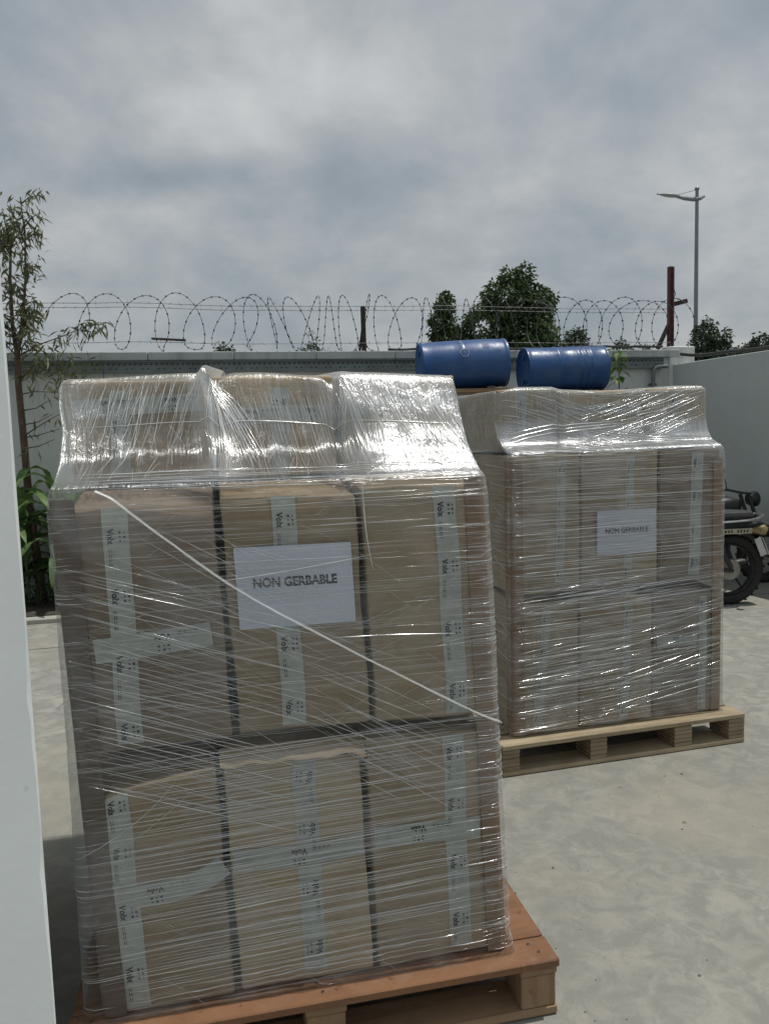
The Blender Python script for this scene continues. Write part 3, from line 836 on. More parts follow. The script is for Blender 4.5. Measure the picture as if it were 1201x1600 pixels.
F1.wraps = lambda u, v: .85 * math.exp(-((u - .338 - max(0., 1.73 - v) * .16) / (.022 + max(0., 1.73 - v) * .10)) ** 2) * sstep(1.41, 1.44, v) + .45 * sstep(1.41, 1.45, v) * (1 - sstep(.0, .16, u)) * (.7 + .6 * noise.noise((u * 12, v * 6, 8))) + sstep(.66, .78, u + .05) * sstep(1.40, 1.45, v) * (.75 + .5 * noise.noise((u * 9, v * 9, 3))) + .25 * sstep(1.40, 1.42, v) * (1 - sstep(1.44, 1.48, v))  # glare painted in: whiter film at right, left, ledge and below the peak
F1.side = lambda u: (.50 - .42 * math.exp(-((u - .355) / .038) ** 2)) * (1 - sstep(.64, .70, u)) * (1 - .5 * (1 - sstep(0, .1, u))) * (.9 + .35 * noise.noise((u * 8, 1.5, 2)))
def seg(F, u0, v0, u1, v1, r, bow=0., thick=0):
    return (F.a_of(u0), v0, F.a_of(u1), v1, r, bow, thick)
U = rnd.uniform
ln = []
for i in range(46):      # falling creases, middle left
    v = 1.24 - .52 * (i / 46) + U(-.012, .012); u = U(-.03, .02); l_ = U(.25, .62)
    ln.append(seg(F1, u, v, u + l_, v - l_ * U(.30, .40), U(.0006, .0013), U(-.003, .004)))
for i in range(34):
    v = U(.9, 1.33); u = U(.0, .5); l_ = U(.12, .4)
    ln.append(seg(F1, u, v, u + l_, v - l_ * U(.32, .7), U(.0004, .0008)))
for i in range(18):      # steep diagonals to lower right
    v = U(.72, .95); u = U(.45, .62); l_ = U(.2, .34)
    ln.append(seg(F1, u, v, u + l_, v - l_ * U(.45, .75), U(.0006, .0011)))
for i in range(150):     # bottom wraps
    v = .18 + .60 * (i / 150) ** .9 + U(-.002, .002); u = U(-.06, .3); l_ = U(.35, 1.0)
    u1 = min(1.0, u + l_); ln.append(seg(F1, u, v, u1, v + (u1 - u) * U(.025, .05), U(.0005, .0011), U(-.002, .002)))
for i in range(170):     # upper fine wraps
    v = U(.78, 1.40); u = U(-.04, .9); l_ = U(.08, .45)
    u1 = min(1.02, u + l_); ln.append(seg(F1, u, v, u1, v + (u1 - u) * U(-.015, .03), U(.0003, .0007), U(-.003, .003)))
for i in range(150):     # short wraps round the right edge
    v = U(.18, 1.38); u = U(.84, .95)
    ln.append(seg(F1, u, v, u + U(.06, .2), v + U(-.006, .012), U(.0004, .001), U(-.002, .002)))
for i in range(40):
    v = U(.2, 1.36)
    ln.append(seg(F1, -.07 + U(-.03, .02), v, -.03 + U(0, .05), v + U(-.006, .006), U(.0004, .0008)))
for i in range(110):     # faint crossing scratches
    v = U(.2, 1.35); u = U(-.03, .85); l_ = U(.05, .2); k = rnd.choice((-.8, -.5, .45, .7, .25))
    ln.append(seg(F1, u, v, u + l_, v + l_ * k, U(.0003, .0005)))
# top tier streaks
for i in range(62):      # left box, slanting
    u = .02 + .29 * i / 62 + U(-.006, .006); v1 = 1.73 + U(-.03, .02); l_ = U(.06, .24)
    ln.append(seg(F1, u, v1, u - l_ * U(.18, .42), v1 - l_, U(.0005, .0013), U(-.004, .006), 1))
for i in range(46):      # bundle below the peak between left and middle boxes
    u = .325 + U(-.008, .008); e_ = u + U(-.03, .11); v1 = 1.735 + U(-.02, .02)
    ln.append(seg(F1, u, v1, e_, U(1.42, 1.58), U(.0005, .0016), U(-.004, .004), 1))
for i in range(78):      # middle box, regular
    u = .36 + .29 * i / 78 + U(-.002, .002); v1 = 1.70 + U(-.03, .01); l_ = U(.08, .28)
    ln.append(seg(F1, u, v1, u + l_ * .14, v1 - l_, U(.0004, .0008), 0, 1))
for i in range(40):      # peak at the right box
    u = .665 + U(-.01, .012); e_ = u + U(-.03, .05); v1 = 1.735 + U(-.03, .01)
    ln.append(seg(F1, u, v1, e_, U(1.43, 1.6), U(.0005, .0013), 0, 1))
for i in range(60):      # right box, swept
    u = .68 + .28 * (i / 60) + U(-.004, .004); v1 = 1.74 - .10 * (i / 60) + U(-.02, .01); l_ = U(.06, .22)
    ln.append(seg(F1, u, v1, u + l_ * U(.2, .55), v1 - l_, U(.0005, .0013), U(-.01, .004), 1))
for i in range(70):      # fine puckers on the ledge
    u = U(-.01, .97); v = U(1.42, 1.56); l_ = U(.02, .07)
    ln.append(seg(F1, u, v, u + l_ * U(-.6, .6), v + l_, U(.0004, .0009)))
for i in range(26):      # ledge line wraps
    v = U(1.40, 1.46); u = U(-.02, .8); l_ = U(.1, .5)
    ln.append(seg(F1, u, v, min(1.0, u + l_), v + U(-.006, .006), U(.0005, .0013), 0, 1))
ln.append(seg(F1, -.02, 1.60, .98, 1.585, .0016, .004, 1))
ln.append(seg(F1, .565, 1.033, .87, 1.018, .0018, .002, 1))
ln.append(seg(F1, .30, 1.185, .665, 1.226, .0014, -.004, 1))
ln.append(seg(F1, -.05, .565, .19, .735, .0011, -.02, 1))
ln.append(seg(F1, .07, .59, .22, .70, .0009, -.004, 1))
ln.append(seg(F1, .66, 1.40, .672, 1.19, .0018, -.006, 1))
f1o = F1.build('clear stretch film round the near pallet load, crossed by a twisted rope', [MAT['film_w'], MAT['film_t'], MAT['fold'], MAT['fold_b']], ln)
# twisted rope of film across the near load
def film_curve(F, path, off, N=120):
    P = path; out = []
    n = len(P) - 1
    for i in range(N + 1):
        x = n * i / N; k = min(int(x), n - 1); t = x - k
        p0, p1, p2, p3 = P[max(k - 1, 0)], P[k], P[k + 1], P[min(k + 2, n)]
        q = [.5 * (2 * b + (c - a) * t + (2 * a - 5 * b + 4 * c - d) * t * t + (3 * b - a - 3 * c + d) * t ** 3) for a, b, c, d in zip(p0, p1, p2, p3)]
        out.append((q[0], q[1]))
    return [F.world(F.a_of(u), v, off) for u, v in out]
rp = film_curve(F1, [(.052, 1.402), (.10, 1.375), (.194, 1.294), (.355, 1.162), (.57, 1.022), (.769, .90), (.897, .823), (.945, .797), (.985, .778)], .005, 150)
o0 = L1.P(0, 0, L1.z0); inv = Matrix.Rotation(-L1.ang, 3, 'Z'); m = MB()
for s_ in range(2):
    pts = []
    for i, p in enumerate(rp):
        a = i * .3 + s_ * 3.14; rr = .0026 + .0014 * noise.noise((i * .06, s_, 1))
        pts.append(inv @ (p - o0) + Vector((0, math.cos(a) * rr * .4, math.sin(a) * rr)))
    m.tube(pts, lambda t: .0004 + .00015 * math.sin(t * 40 + s_), 5, 0)
m.tube([inv @ (p - o0) for p in rp], lambda t: .0056 + .0022 * noise.noise((t * 14, 2, 2)) + .003 * math.exp(-t * 7), 10, 1, None, True, .4)
m.build('film_rope', [MAT['rope2'], MAT['rope']], f1o)

# ---- far load
L2 = Load((.546, 3.352, 0), R(14.62), 0.0, .144)
G2 = 'cartons on the far pallet'
carton(L2, .022, .330, .0, .46, .147, .765, C[1], 'lowest left carton of the far load, with narrow tape and sun glints', G2, 41, .02, [([(.17, .735), (.145, .43), (.12, .179)], False, .042, .05)])
carton(L2, .342, .712, .003, .46, .147, .765, C[1], 'lowest middle carton of the far load, tape down its middle', G2, 42, .02, [([(.584, .735), (.572, .4), (.561, .16)], False, .042, .06)])
carton(L2, .726, 1.068, .003, .46, .147, .765, C[2], 'lowest right carton of the far load, tape near its right edge', G2, 43, .02, [([(.989, .735), (.987, .5), (.985, .16)], False, .042, .04), ([(.74, .50), (.84, .51), (.95, .505)], True, .05, .1)])
carton(L2, .022, .340, .0, .46, .79, 1.412, C[1], 'second layer left carton of the far load, left of the small sign', G2, 44, .006, [([(.255, 1.395), (.245, 1.1), (.234, .83)], False, .042, .05)])
carton(L2, .352, .740, .002, .46, .79, 1.418, C[1], 'second layer middle carton of the far load, behind the small sign', G2, 45, .006, [([(.599, 1.40), (.59, 1.1), (.584, .837)], False, .042, .07)])
carton(L2, .752, 1.070, .0, .46, .79, 1.414, C[2], 'second layer right carton of the far load, right of the small sign', G2, 46, .006, [([(.952, 1.40), (.94, 1.1), (.931, .82)], False, .06, .05)])
carton(L2, .0, .292, .112, .80, 1.425, 1.699, C[1], 'top tier left carton of the far load, with a sunlit brown top', G2, 47, .0, [([(.12, 1.685), (.115, 1.55), (.11, 1.43)], False, .042, .05)])
carton(L2, .305, .735, .118, .80, 1.425, 1.690, C[3], 'top tier middle carton of the far load, palest of its tier', G2, 48, .0, [([(.32, 1.60), (.5, 1.61), (.72, 1.60)], True, .042, .08)])
carton(L2, .748, 1.072, .112, .80, 1.425, 1.697, C[3], 'top tier right carton of the far load, with a square end corner', G2, 49, .0, [([(.90, 1.68), (.895, 1.55), (.89, 1.43)], False, .042, .05)])
for i, (u0, u1) in enumerate(((.022, .36), (.37, .71), (.72, 1.068))):
    for z0, z1 in ((.147, .765), (.79, 1.412)):
        carton(L2, u0, u1, .48, .92, z0, z1, C[i % 3], 'brown carton in the back row of the far load, behind its front cartons', 'back row cartons of the far load', 60 + i + z0)
protector(L2, .0, -.009, -1, .126, 1.39, 'brown cardboard edge board on the left edge of the far load, reaching below its film', 'edge boards', .06, 5)
protector(L2, 1.092, -.009, 1, .150, 1.36, 'brown cardboard edge board on the right edge of the far load', 'edge boards', .06, 6)
sheet(L2, .42, .7235, .945, 1.147, -.0125, 'smaller white paper sign on the far load reading NON GERBABLE', .222, .108, -.003, 8)
def bump2(f):
    return .012 * sstep(.0, .1, f) * (1 - sstep(.25, .3, f)) - .008 * math.exp(-((f - .5) / .15) ** 2) + .010 * sstep(.72, .9, f)
lev2 = [(.16, .16, -.018, 1.106, -.028, .955), (.19, .19, -.012, 1.100, -.022, .95), (.80, .80, -.0085, 1.0985, -.021, .945), (1.375, 1.375, -.0085, 1.0985, -.021, .945),
        (1.418, 1.418, -.006, 1.094, -.012, .94), (1.445, 1.434, -.002, 1.088, .018, .935), (1.49, 1.452, -.004, 1.085, .06, .92), (1.535, 1.487, -.01, 1.085, .088, .91),
        (1.60, 1.55, -.014, 1.085, .102, .90), (1.735, 1.684, -.012, 1.085, .108, .89), (1.758, 1.698, -.004, 1.075, .122, .88), (1.785, 1.703, .03, 1.045, .16, .85), (1.92, 1.70, .17, .90, .30, .72)]
F2 = Film(L2, lev2, bump2, .0018, 8.1, ((.298, .7), (.74, .6)))
ln = []
for i in range(230):
    v = .17 + 1.22 * (i / 230) + U(-.004, .004); u = U(-.02, .5) * rnd.choice((0, 1)) ; l_ = U(.3, 1.1); u1 = min(1.11, u + l_)
    ln.append(seg(F2, u, v, u1, v + (u1 - u) * (U(.03, .07) if v < .8 else U(-.01, .035)), U(.0005, .0014), U(-.004, .004)))
for i in range(26):
    v = .58 - .40 * i / 26; ln.append(seg(F2, U(.3, .45), v, 1.08, v + U(.10, .16), U(.0007, .0014), U(-.006, .003)))
for i in range(40):
    v = U(.17, .62); ln.append(seg(F2, U(.0, .1), v, U(.3, .7), v + U(.01, .05), U(.0008, .0016), U(-.003, .003)))
for i in range(60):
    v = U(.7, .82); u = U(-.01, .6); ln.append(seg(F2, u, v, u + U(.1, .5), v + U(-.01, .05), U(.0007, .0016), U(-.004, .004)))
for i in range(120):
    v = U(.2, 1.4); u = U(-.03, 1.0); l_ = U(.04, .16); ln.append(seg(F2, u, v, u + l_, v + l_ * U(-.3, .3), U(.0004, .0009)))
for i in range(60):     # left side of the load
    v = U(.2, 1.4); a = U(.1, F2.D - .1); ln.append((a, v, a + U(.1, .5), v + U(-.1, .1), U(.0006, .0012), U(-.005, .005), 0))
for i in range(60):     # tier: falling fan on the left
    v = 1.74 - U(0, .2); u = U(.0, .3); l_ = U(.15, .45); ln.append(seg(F2, u, v, u + l_, v - l_ * U(.2, .45), U(.0006, .0014), U(-.006, .006), 1))
for i in range(80):     # tier: rising fan on the right
    v = 1.50 + U(0, .16); u = U(.35, .8); l_ = U(.2, .5); u1 = min(1.08, u + l_); ln.append(seg(F2, u, v, u1, min(1.76, v + (u1 - u) * U(.12, .4)), U(.0006, .0014), U(-.006, .006), 1))
for i in range(70):     # ledge
    v = U(1.40, 1.52); u = U(-.01, .9); l_ = U(.1, .5); ln.append(seg(F2, u, v, min(1.1, u + l_), v + U(-.015, .02), U(.0008, .002), U(-.006, .006), 1))
for i in range(30):
    v = U(1.72, 1.77); u = U(0, .8); ln.append(seg(F2, u, v, min(1.08, u + U(.1, .4)), v + U(-.01, .01), U(.0007, .0014), U(-.006, .006)))
for k in range(3):
    ln.append(seg(F2, .04, 1.50 + .02 * k, .62, 1.585 + .012 * k, .0035 - .0006 * k, .012, 1)); ln.append(seg(F2, .45, 1.56 + .012 * k, 1.09, 1.46 + .02 * k, .0028 - .0005 * k, -.008, 1))
F2.wraps = lambda u, v: .95 * sstep(1.40, 1.44, v) * (1 - sstep(1.54, 1.62, v)) + .2 * sstep(1.72, 1.75, v)  # glare painted along the ledge and top rim as whiter film
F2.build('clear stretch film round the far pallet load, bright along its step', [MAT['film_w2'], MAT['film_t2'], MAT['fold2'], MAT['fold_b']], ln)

# ---- pallets
def plank(parent, name, u0, u1, w0, w1, z0, z1, mat, bev=.003, sd=0):
    m = MB(); m.box(((u0 + u1) / 2, (w0 + w1) / 2, (z0 + z1) / 2), (u1 - u0, w1 - w0, z1 - z0), U(-.002, .002), 0, None, bev)
    return m.build(name, mat, parent, smooth=False)
p1 = empty('wooden_pallet', L1.o + L1.e * 0.0, L1.ang, 'wooden pallet with red plywood deck, under the near load', 'pallet', 'pallets')
plank(p1, 'front_board', -.112, 1.086, -.072, .026, .138, .160, MAT['ply'])
plank(p1, 'deck_panel', -.108, 1.083, .0275, 1.26, .140, .1625, MAT['ply'])
for u0, u1 in ((-.11, -.005), (.43, .535), (.98, 1.084)):
    plank(p1, 'stringer', u0 + .002, u1 - .002, -.064, 1.255, .116, .1375, MAT['pine'])
    for w0, w1 in ((-.06, .06), (.54, .66), (1.13, 1.25)): plank(p1, 'block', u0 + .006, u1 - .004, w0, w1, .0265, .1155, MAT['pineb'])
for w0, w1 in ((-.062, .062), (.54, .66), (1.13, 1.252)): plank(p1, 'bottom_board', -.11, 1.084, w0, w1, .003, .026, MAT['pine'])
for u, w_ in ((1.045, -.035), (1.03, .0), (.48, -.04), (.47, -.005), (.0, -.03), (-.06, .0)):
    m = MB(); m.lathe([(.0045, 0), (.0045, .0012), (.003, .0018), (0, .0018)], Matrix.Translation((u, w_, .1602)), 10)
    m.build('nail_head', MAT['darkmetal'], p1)
p2 = empty('wooden_pallet', L2.o, L2.ang, 'pale raw wood pallet with exposed blocks, under the far load', 'pallet', 'pallets')
a2 = (-.083, 1.165)
plank(p2, 'front_board', a2[0], a2[1], -.085, .03, .122, .144, MAT['pale'])
for w0, w1 in ((.055, .16), (.19, .30), (.33, .44), (.47, .58), (.61, .72), (.75, .86)): plank(p2, 'deck_board', a2[0], a2[1], w0, w1, .122, .144, MAT['pale'])
for u0, u1 in ((-.083, .0), (.345, .43), (.78, .875), (1.075, 1.165)):
    for w0, w1 in ((-.083, .06), (.36, .48), (.73, .86)):
        m = MB()
        for k in range(5): m.box(((u0 + u1) / 2 + U(-.0012, .0012), (w0 + w1) / 2 + U(-.0012, .0012), .024 + .0195 * (k + .5) * .99), (u1 - u0 - .002, w1 - w0 - .002, .0180), 0, 0, None, .0015)
        m.build('block', MAT['chip'], p2, smooth=False)
for w0, w1 in ((-.083, .045), (.37, .47), (.74, .855)): plank(p2, 'bottom_board', a2[0], a2[1], w0, w1, .003, .0235, MAT['pale'])

# ------------------------------------------------------------------ drums on their stand
def drum(name, loc, rz, tilt, prof, mats, label, lidr, k):
    prof = [(r0 * k, h) for r0, h in prof]; lidr *= k
    o = empty(name, loc, rz, label, 'drum', 'blue drums lying behind the loads')
    Mx = Matrix.Rotation(tilt, 4, 'Y') @ Matrix.Rotation(R(90), 4, 'Y')
    m = MB(); m.lathe(prof, Mx, 56); m.build('shell', mats[0], o, sharp=50)
    m = MB(); m.lathe([(lidr, prof[0][1] + .012), (lidr * .97, prof[0][1] + .004), (lidr * .5, prof[0][1] + .006), (0, prof[0][1] + .006)], Mx, 48); m.build('lid', mats[1], o)
    for bx, by in ((.55, .0), (-.55, .0)):
        m = MB(); m.lathe([(.024, -.006), (.024, .016), (.016, .016), (0, .014)], Mx @ Matrix.Translation((lidr * bx, lidr * by, prof[0][1])) @ Matrix.Rotation(R(180), 4, 'X'), 16)
        m.build('bung', mats[0], o)
    return o, Mx
HL = .41; KA = .80; KB = .74
pA = [(.245, -HL + .012), (.262, -HL), (.275, -HL + .004), (.282, -HL + .02), (.276, -HL + .035), (.272, -HL + .05), (.279, -HL + .12), (.284, -.12), (.2835, -.035), (.286, -.028), (.286, -.012), (.2835, -.006), (.285, .0), (.284, .16), (.280, HL - .10), (.273, HL - .05), (.276, HL - .035), (.283, HL - .02), (.278, HL - .004), (.262, HL), (.245, HL - .012)]
Ydr = 7.3
dA, MA = drum('blue_drum', (.765, Ydr, 2.162), R(6), R(-2.2), pA, (MAT['blue'], MAT['darkblue']), 'smooth blue plastic drum lying on its side, scuffed label and hexagon mark', .262, KA)
def on_drum(m, r, x0, x1, a0, a1, mi=0, n=8):
    vs = []
    for i in range(n + 1):
        a = lerp(a0, a1, i / n)
        for x in (x0, x1): vs.append(MA @ Vector((r * math.cos(a), r * math.sin(a), x)))
    m.add(vs, [(2 * i, 2 * i + 1, 2 * i + 3, 2 * i + 2) for i in range(n)], mi)
m = MB()     # angles: MA maps local x->-z, y->y ; camera side is -y
def dang(deg): return R(180 + deg)   # 0 = top, + towards the camera
r_ = random.Random(3)
for k in range(14):
    a = 26 + k * 2.6
    if r_.random() < .75: on_drum(m, .2875 * KA, -.045 + r_.uniform(-.01, .012), -.012 + r_.uniform(-.012, .01), dang(a), dang(a + 1.5))
m.build('label', MAT['white_mark'], dA, smooth=False)
m = MB()
for k in range(6):
    a0, a1 = 60 * k, 60 * k + 60
    pts = []
    for t in range(5):
        p0 = Vector((math.cos(R(a0)), math.sin(R(a0)))); p1_ = Vector((math.cos(R(a1)), math.sin(R(a1)))); q = p0.lerp(p1_, t / 4) * .042
        ang = dang(66 + q.y / (.285 * KA) * 57.3); pts.append(MA @ Vector((.2872 * KA * math.cos(ang), .2872 * KA * math.sin(ang), -.015 + q.x)))
    m.tube(pts, .0035, 5)
m.build('hexagon_mark', MAT['white_mark'], dA)
m = MB(); on_drum(m, .2862 * KA, .16, .225, dang(38), dang(56)); m.build('moulded_panel', MAT['darkblue'], dA)
HB = .39
pB = [(.235, -HB + .012), (.262, -HB), (.278, -HB + .003), (.281, -HB + .014), (.274, -HB + .024), (.272, -HB + .05)]
for c0 in (-.09, .10, .16, .22):
    pB += [(.272, c0 - .022), (.278, c0 - .010), (.279, c0), (.278, c0 + .010), (.272, c0 + .022)]
pB += [(.272, HB - .05), (.274, HB - .024), (.281, HB - .014), (.278, HB - .003), (.262, HB), (.235, HB - .012)]
drum('blue_drum', (1.705, Ydr, 2.098), R(8), R(-.6), pB, (MAT['blue2'], MAT['darkblue']), 'ribbed blue steel drum lying on its side, behind the far load', .258, KB)
st = empty('drum_stand', (1.2, Ydr + .03, 0), R(7), 'plain steel stand carrying the two blue drums', 'stand')
for zz, xx in ((2.162 - .286 * KA - .021, -.43), (2.098 - .281 * KB - .018, .51)):
    m = MB(); m.box((xx, 0, zz), (.86, .5, .03)); m.build('deck', MAT['pine'], st, smooth=False)
    for dx in (-.38, .38):
        for y in (-.22, .22):
            m = MB(); m.box((xx + dx, y, (zz - .015) / 2), (.05, .05, zz - .015)); m.build('leg', MAT['steel'], st, smooth=False)
        for y in (-.12, .12):
            m = MB(); m.box((xx + dx * .6, y, zz + .0285), (.07, .05, .026)); m.build('chock', MAT['steel'], st, smooth=False)

# ------------------------------------------------------------------ razor wire and its posts
def wlv(s, d, z): return Vector((s, d, z))
rz_ = random.Random(11)
m = MB(); pts = []
loops_s = [-6.7, -6.32, -5.96, -5.6, -5.27, -4.98, -4.74, -4.54, -4.36, -4.16, -4.0, -3.82, -3.64, -3.42, -3.2, -2.97, -2.72, -2.52, -2.30, -2.08, -1.86, -1.62, -1.44, -1.18, -.92, -.70, -.48, -.26, -.02, .16]
path = []
for i in range(len(loops_s) - 1):
    s0, s1 = loops_s[i], loops_s[i + 1]; r0 = .285 + rz_.uniform(-.03, .02); tilt = .26 * sstep(-4.6, -6.2, s0) if s0 < -4.6 else rz_.uniform(-.07, .10)
    if s0 < -4.6: tilt = -.15 * (1 - sstep(-5.6, -4.3, s0)) - rz_.uniform(.0, .07)
    if s0 > -1.9: tilt = -rz_.uniform(.02, .20)
    lean = rz_.uniform(-.09, .09) if s0 < -1.9 else rz_.uniform(-.03, .03)
    for k in range(36):
        a = 2 * math.pi * k / 36 + math.pi * 1.5
        path.append(Vector((lerp(s0, s1, k / 36) + tilt * math.cos(a) + lean * math.sin(a), .09 + .25 * math.cos(a), HW + .300 + r0 * math.sin(a))))
# smooth the joins between loops
for it in range(3):
    path = [path[0]] + [path[i] * .5 + (path[i - 1] + path[i + 1]) * .25 for i in range(1, len(path) - 1)] + [path[-1]]
m.tube(path, .0031, 5)
acc = 0
for i in range(1, len(path)):
    acc += (path[i] - path[i - 1]).length
    if acc > .085:
        acc = 0; t = (path[i] - path[i - 1]).normalized(); q = path[i]
        o_ = t.orthogonal().normalized(); b_ = t.cross(o_)
        m.add([q + t * .020, q + o_ * .012, q - t * .020, q - o_ * .012], [(0, 1, 2, 3)]); m.add([q + t * .016 + b_ * .001, q + b_ * .012, q - t * .016 + b_ * .001, q - b_ * .012], [(0, 1, 2, 3)])
tag(m.build('razor_wire', MAT['wire'], loc=CR, rz=A), 'coiled razor wire looping along the top of the rear wall', 'razor wire')
for zz, dd, lab in ((HW + .49, .10, 'uppermost straight barbed strand strung through the razor coils'), (HW + .455, .14, 'second straight barbed strand just under the uppermost one'), (HW + .10, .02, 'lowest straight barbed strand close above the wall coping')):
    m = MB(); pts = [(-9.4 + i * .2, dd, zz + .012 * noise.noise((i * .25, zz, 0)) - .02 * math.sin(math.pi * ((i * .2) % 3.4) / 3.4)) for i in range(48)]
    if zz > HW + .4: pts = [(x, y, z) for x, y, z in pts if x < .12]
    m.tube(pts, .0026, 4)
    for x, y, z in pts:
        for q in range(2):
            a = Vector((rz_.uniform(-1, 1), rz_.uniform(-1, 1), rz_.uniform(-1, 1))).normalized() * .02; c = Vector((x + q * .1, y, z))
            m.tube([c - a, c + a], .0018, 3)
    tag(m.build('barbed_wire', MAT['wire'], loc=CR, rz=A), lab, 'barbed wire', 'straight strands on the rear wall')
# rusty post mid wall
sp = (Vector((-.15, 8.15, 0)) - CR).dot(EW)
t = empty('fence_post', wl(sp, .07, HW), A, 'short rusty post standing among the razor coils', 'post', 'posts on the rear wall')
m = MB(); m.box((0, 0, .235), (.045, .045, .47), 0, 0, None, .003); m.build('upright', MAT['darkrust'], t, smooth=False)
m = MB(); m.box((-.03, 0, .12), (.022, .03, .24), 0, 0, Matrix.Rotation(R(9), 3, 'Y'), .002); m.build('brace', MAT['darkrust'], t, smooth=False)
t = empty('fence_post', CR + EW * .04 + NW * .10 + Vector((0, 0, 2.45)), A, 'tall red brown steel post with a side arm on the corner pier', 'post', 'posts on the rear wall')
m = MB(); m.box((0, 0, .45), (.048, .05, .92), 0, 0, None, .003); m.box((.014, -.04, .45), (.012, .03, .90)); m.build('upright', MAT['rust'], t, smooth=False)
m = MB(); m.box((.09, -.01, .50), (.24, .045, .05), 0, 0, Matrix.Rotation(R(-13), 3, 'Y'), .003); m.build('side_arm', MAT['darkrust'], t, smooth=False)
m = MB(); m.box((-.085, 0, .12), (.035, .045, .30), 0, 0, Matrix.Rotation(R(27), 3, 'Y'), .002); m.build('brace', MAT['darkrust'], t, smooth=False)
m = MB(); m.tube([(.05, 0, .66), (.07, 0, .60), (.05, .0, .56), (.12, 0, .55), (.15, 0, .53)], .005, 5); m.build('tie_wire', MAT['wire'], t)
sp = (Vector((-2.08, 7.75, 0)) - CR).dot(EW)
m = MB(); m.tube([(sp - .17, .03, HW + .135), (sp + .16, .03, HW + .118)], .012, 8)
tag(m.build('steel_rod', MAT['darkrust'], loc=CR, rz=A), 'short dark rod lying level in the razor wire', 'rod')

# ------------------------------------------------------------------ street lamp
t = empty('street_lamp', (9.69, 24, 0), 0, 'tall grey street lamp with one long curved arm, beyond the walls', 'street lamp')
m = MB(); m.tube([(0, 0, 0), (0, 0, 4), (0, 0, 8.72)], lambda q: lerp(.085, .05, q), 14); m.build('pole', MAT['lampgrey'], t)
m = MB(); m.tube([(-.62, 0, 8.52), (-.4, 0, 8.46), (-.1, 0, 8.42), (.1, 0, 8.44), (.22, 0, 8.50)], lambda q: .055 + .035 * math.sin(q * 3.14), 10, 0, None, True, .7); m.build('arm', MAT['lampgrey'], t)
m = MB()
Mh = Matrix.Translation((-.85, 0, 8.555)) @ Matrix.Rotation(R(8), 4, 'Y')
vs = []
for i in range(9):
    q = i / 8; x = lerp(.30, -.36, q); wd = .05 + .09 * math.sin(math.pi * min(1, q * 1.0 + .12)) ; ht = .025 + .045 * math.sin(math.pi * min(1, q + .1))
    for k in range(10):
        a = 2 * math.pi * k / 10; vs.append(Mh @ Vector((x, wd * math.cos(a), ht * math.sin(a) * (1 if math.sin(a) > 0 else .6))))
m.add(vs, [(i * 10 + k, i * 10 + (k + 1) % 10, (i + 1) * 10 + (k + 1) % 10, (i + 1) * 10 + k) for i in range(8) for k in range(10)] + [tuple(range(9, -1, -1)), tuple(range(80, 90))])
m.build('lamp_head', MAT['lamphead'], t)
m = MB(); m.tube([(0, 0, 8.70), (-.6, 0, 8.56)], .007, 5); m.build('stay_wire', MAT['wire'], t)
m = MB(); m.lathe([(.065, 8.70), (.075, 8.74), (.04, 8.78), (0, 8.79)], Matrix.Identity(4), 12); m.build('cap', MAT['lampgrey'], t)

# ------------------------------------------------------------------ vegetation
def leaf(m, p, d, up, ln_, wd, droop=.2, mi=0):
    d = d.normalized(); s_ = d.cross(up)
    if s_.length < 1e-4: s_ = d.orthogonal()
    s_.normalize(); n_ = s_.cross(d)
    q = p + d * ln_ * .5 - Vector((0, 0, droop * ln_ * .25)); e_ = p + d * ln_ - Vector((0, 0, droop * ln_))
    m.add([p, q + s_ * wd * .5 + n_ * wd * .12, e_, q - s_ * wd * .5 + n_ * wd * .12, q], [(0, 4, 1), (4, 2, 1), (0, 3, 4), (4, 3, 2)], mi)
def rv(r_): 
    while True:
        v = Vector((r_.uniform(-1, 1), r_.uniform(-1, 1), r_.uniform(-1, 1)))
        if .05 < v.length < 1: return v
def tree(name, base, h, blobs, nleaf, ls, mleaf, mbark, label, seed, trunk_r=.12, group=None, aspect=.55):
    """trunk with limbs to every clump; crown of leaf-sized faces gathered in clumps"""
    r_ = random.Random(seed); b = Vector(base)
    t = empty(name, b, 0, label, 'tree', group)
    m = MB(); top = Vector((0, 0, h * .8))
    m.tube([(0, 0, 0), (.04 * h * .2, 0, h * .3), (0, .02, h * .55), top], lambda q: trunk_r * (1 - .75 * q), 8)
    for c, rad in blobs:
        c = Vector(c); s_ = Vector((0, 0, min(c.z * .62, h * .7)))
        m.tube([s_, s_.lerp(c, .5) + Vector((0, 0, .05 * h)), c], lambda q: trunk_r * .35 * (1 - .8 * q), 5)
    m.build('trunk', mbark, t)
    m = MB(); tot = sum(rad[0] * rad[1] for _, rad in blobs)
    for c, rad in blobs:
        c = Vector(c); n = int(2.1 * nleaf * rad[0] * rad[1] / tot); ncl = max(4, n // 26)
        for q in range(ncl):
            v = rv(r_); v = v.normalized() * (v.length ** .45)
            cc = c + Vector((v.x * rad[0], v.y * rad[0], v.z * rad[1])); cr = ls * r_.uniform(1.0, 2.2)
            for k in range(26):
                p = cc + rv(r_) * cr
                d = (p - c).normalized() * .6 + rv(r_); leaf(m, p, d, rv(r_), ls * r_.uniform(.8, 1.4), ls * aspect * r_.uniform(.9, 1.4), .3)
    m.build('crown', mleaf, t, smooth=False)
    return t
tg = 'trees beyond the walls'
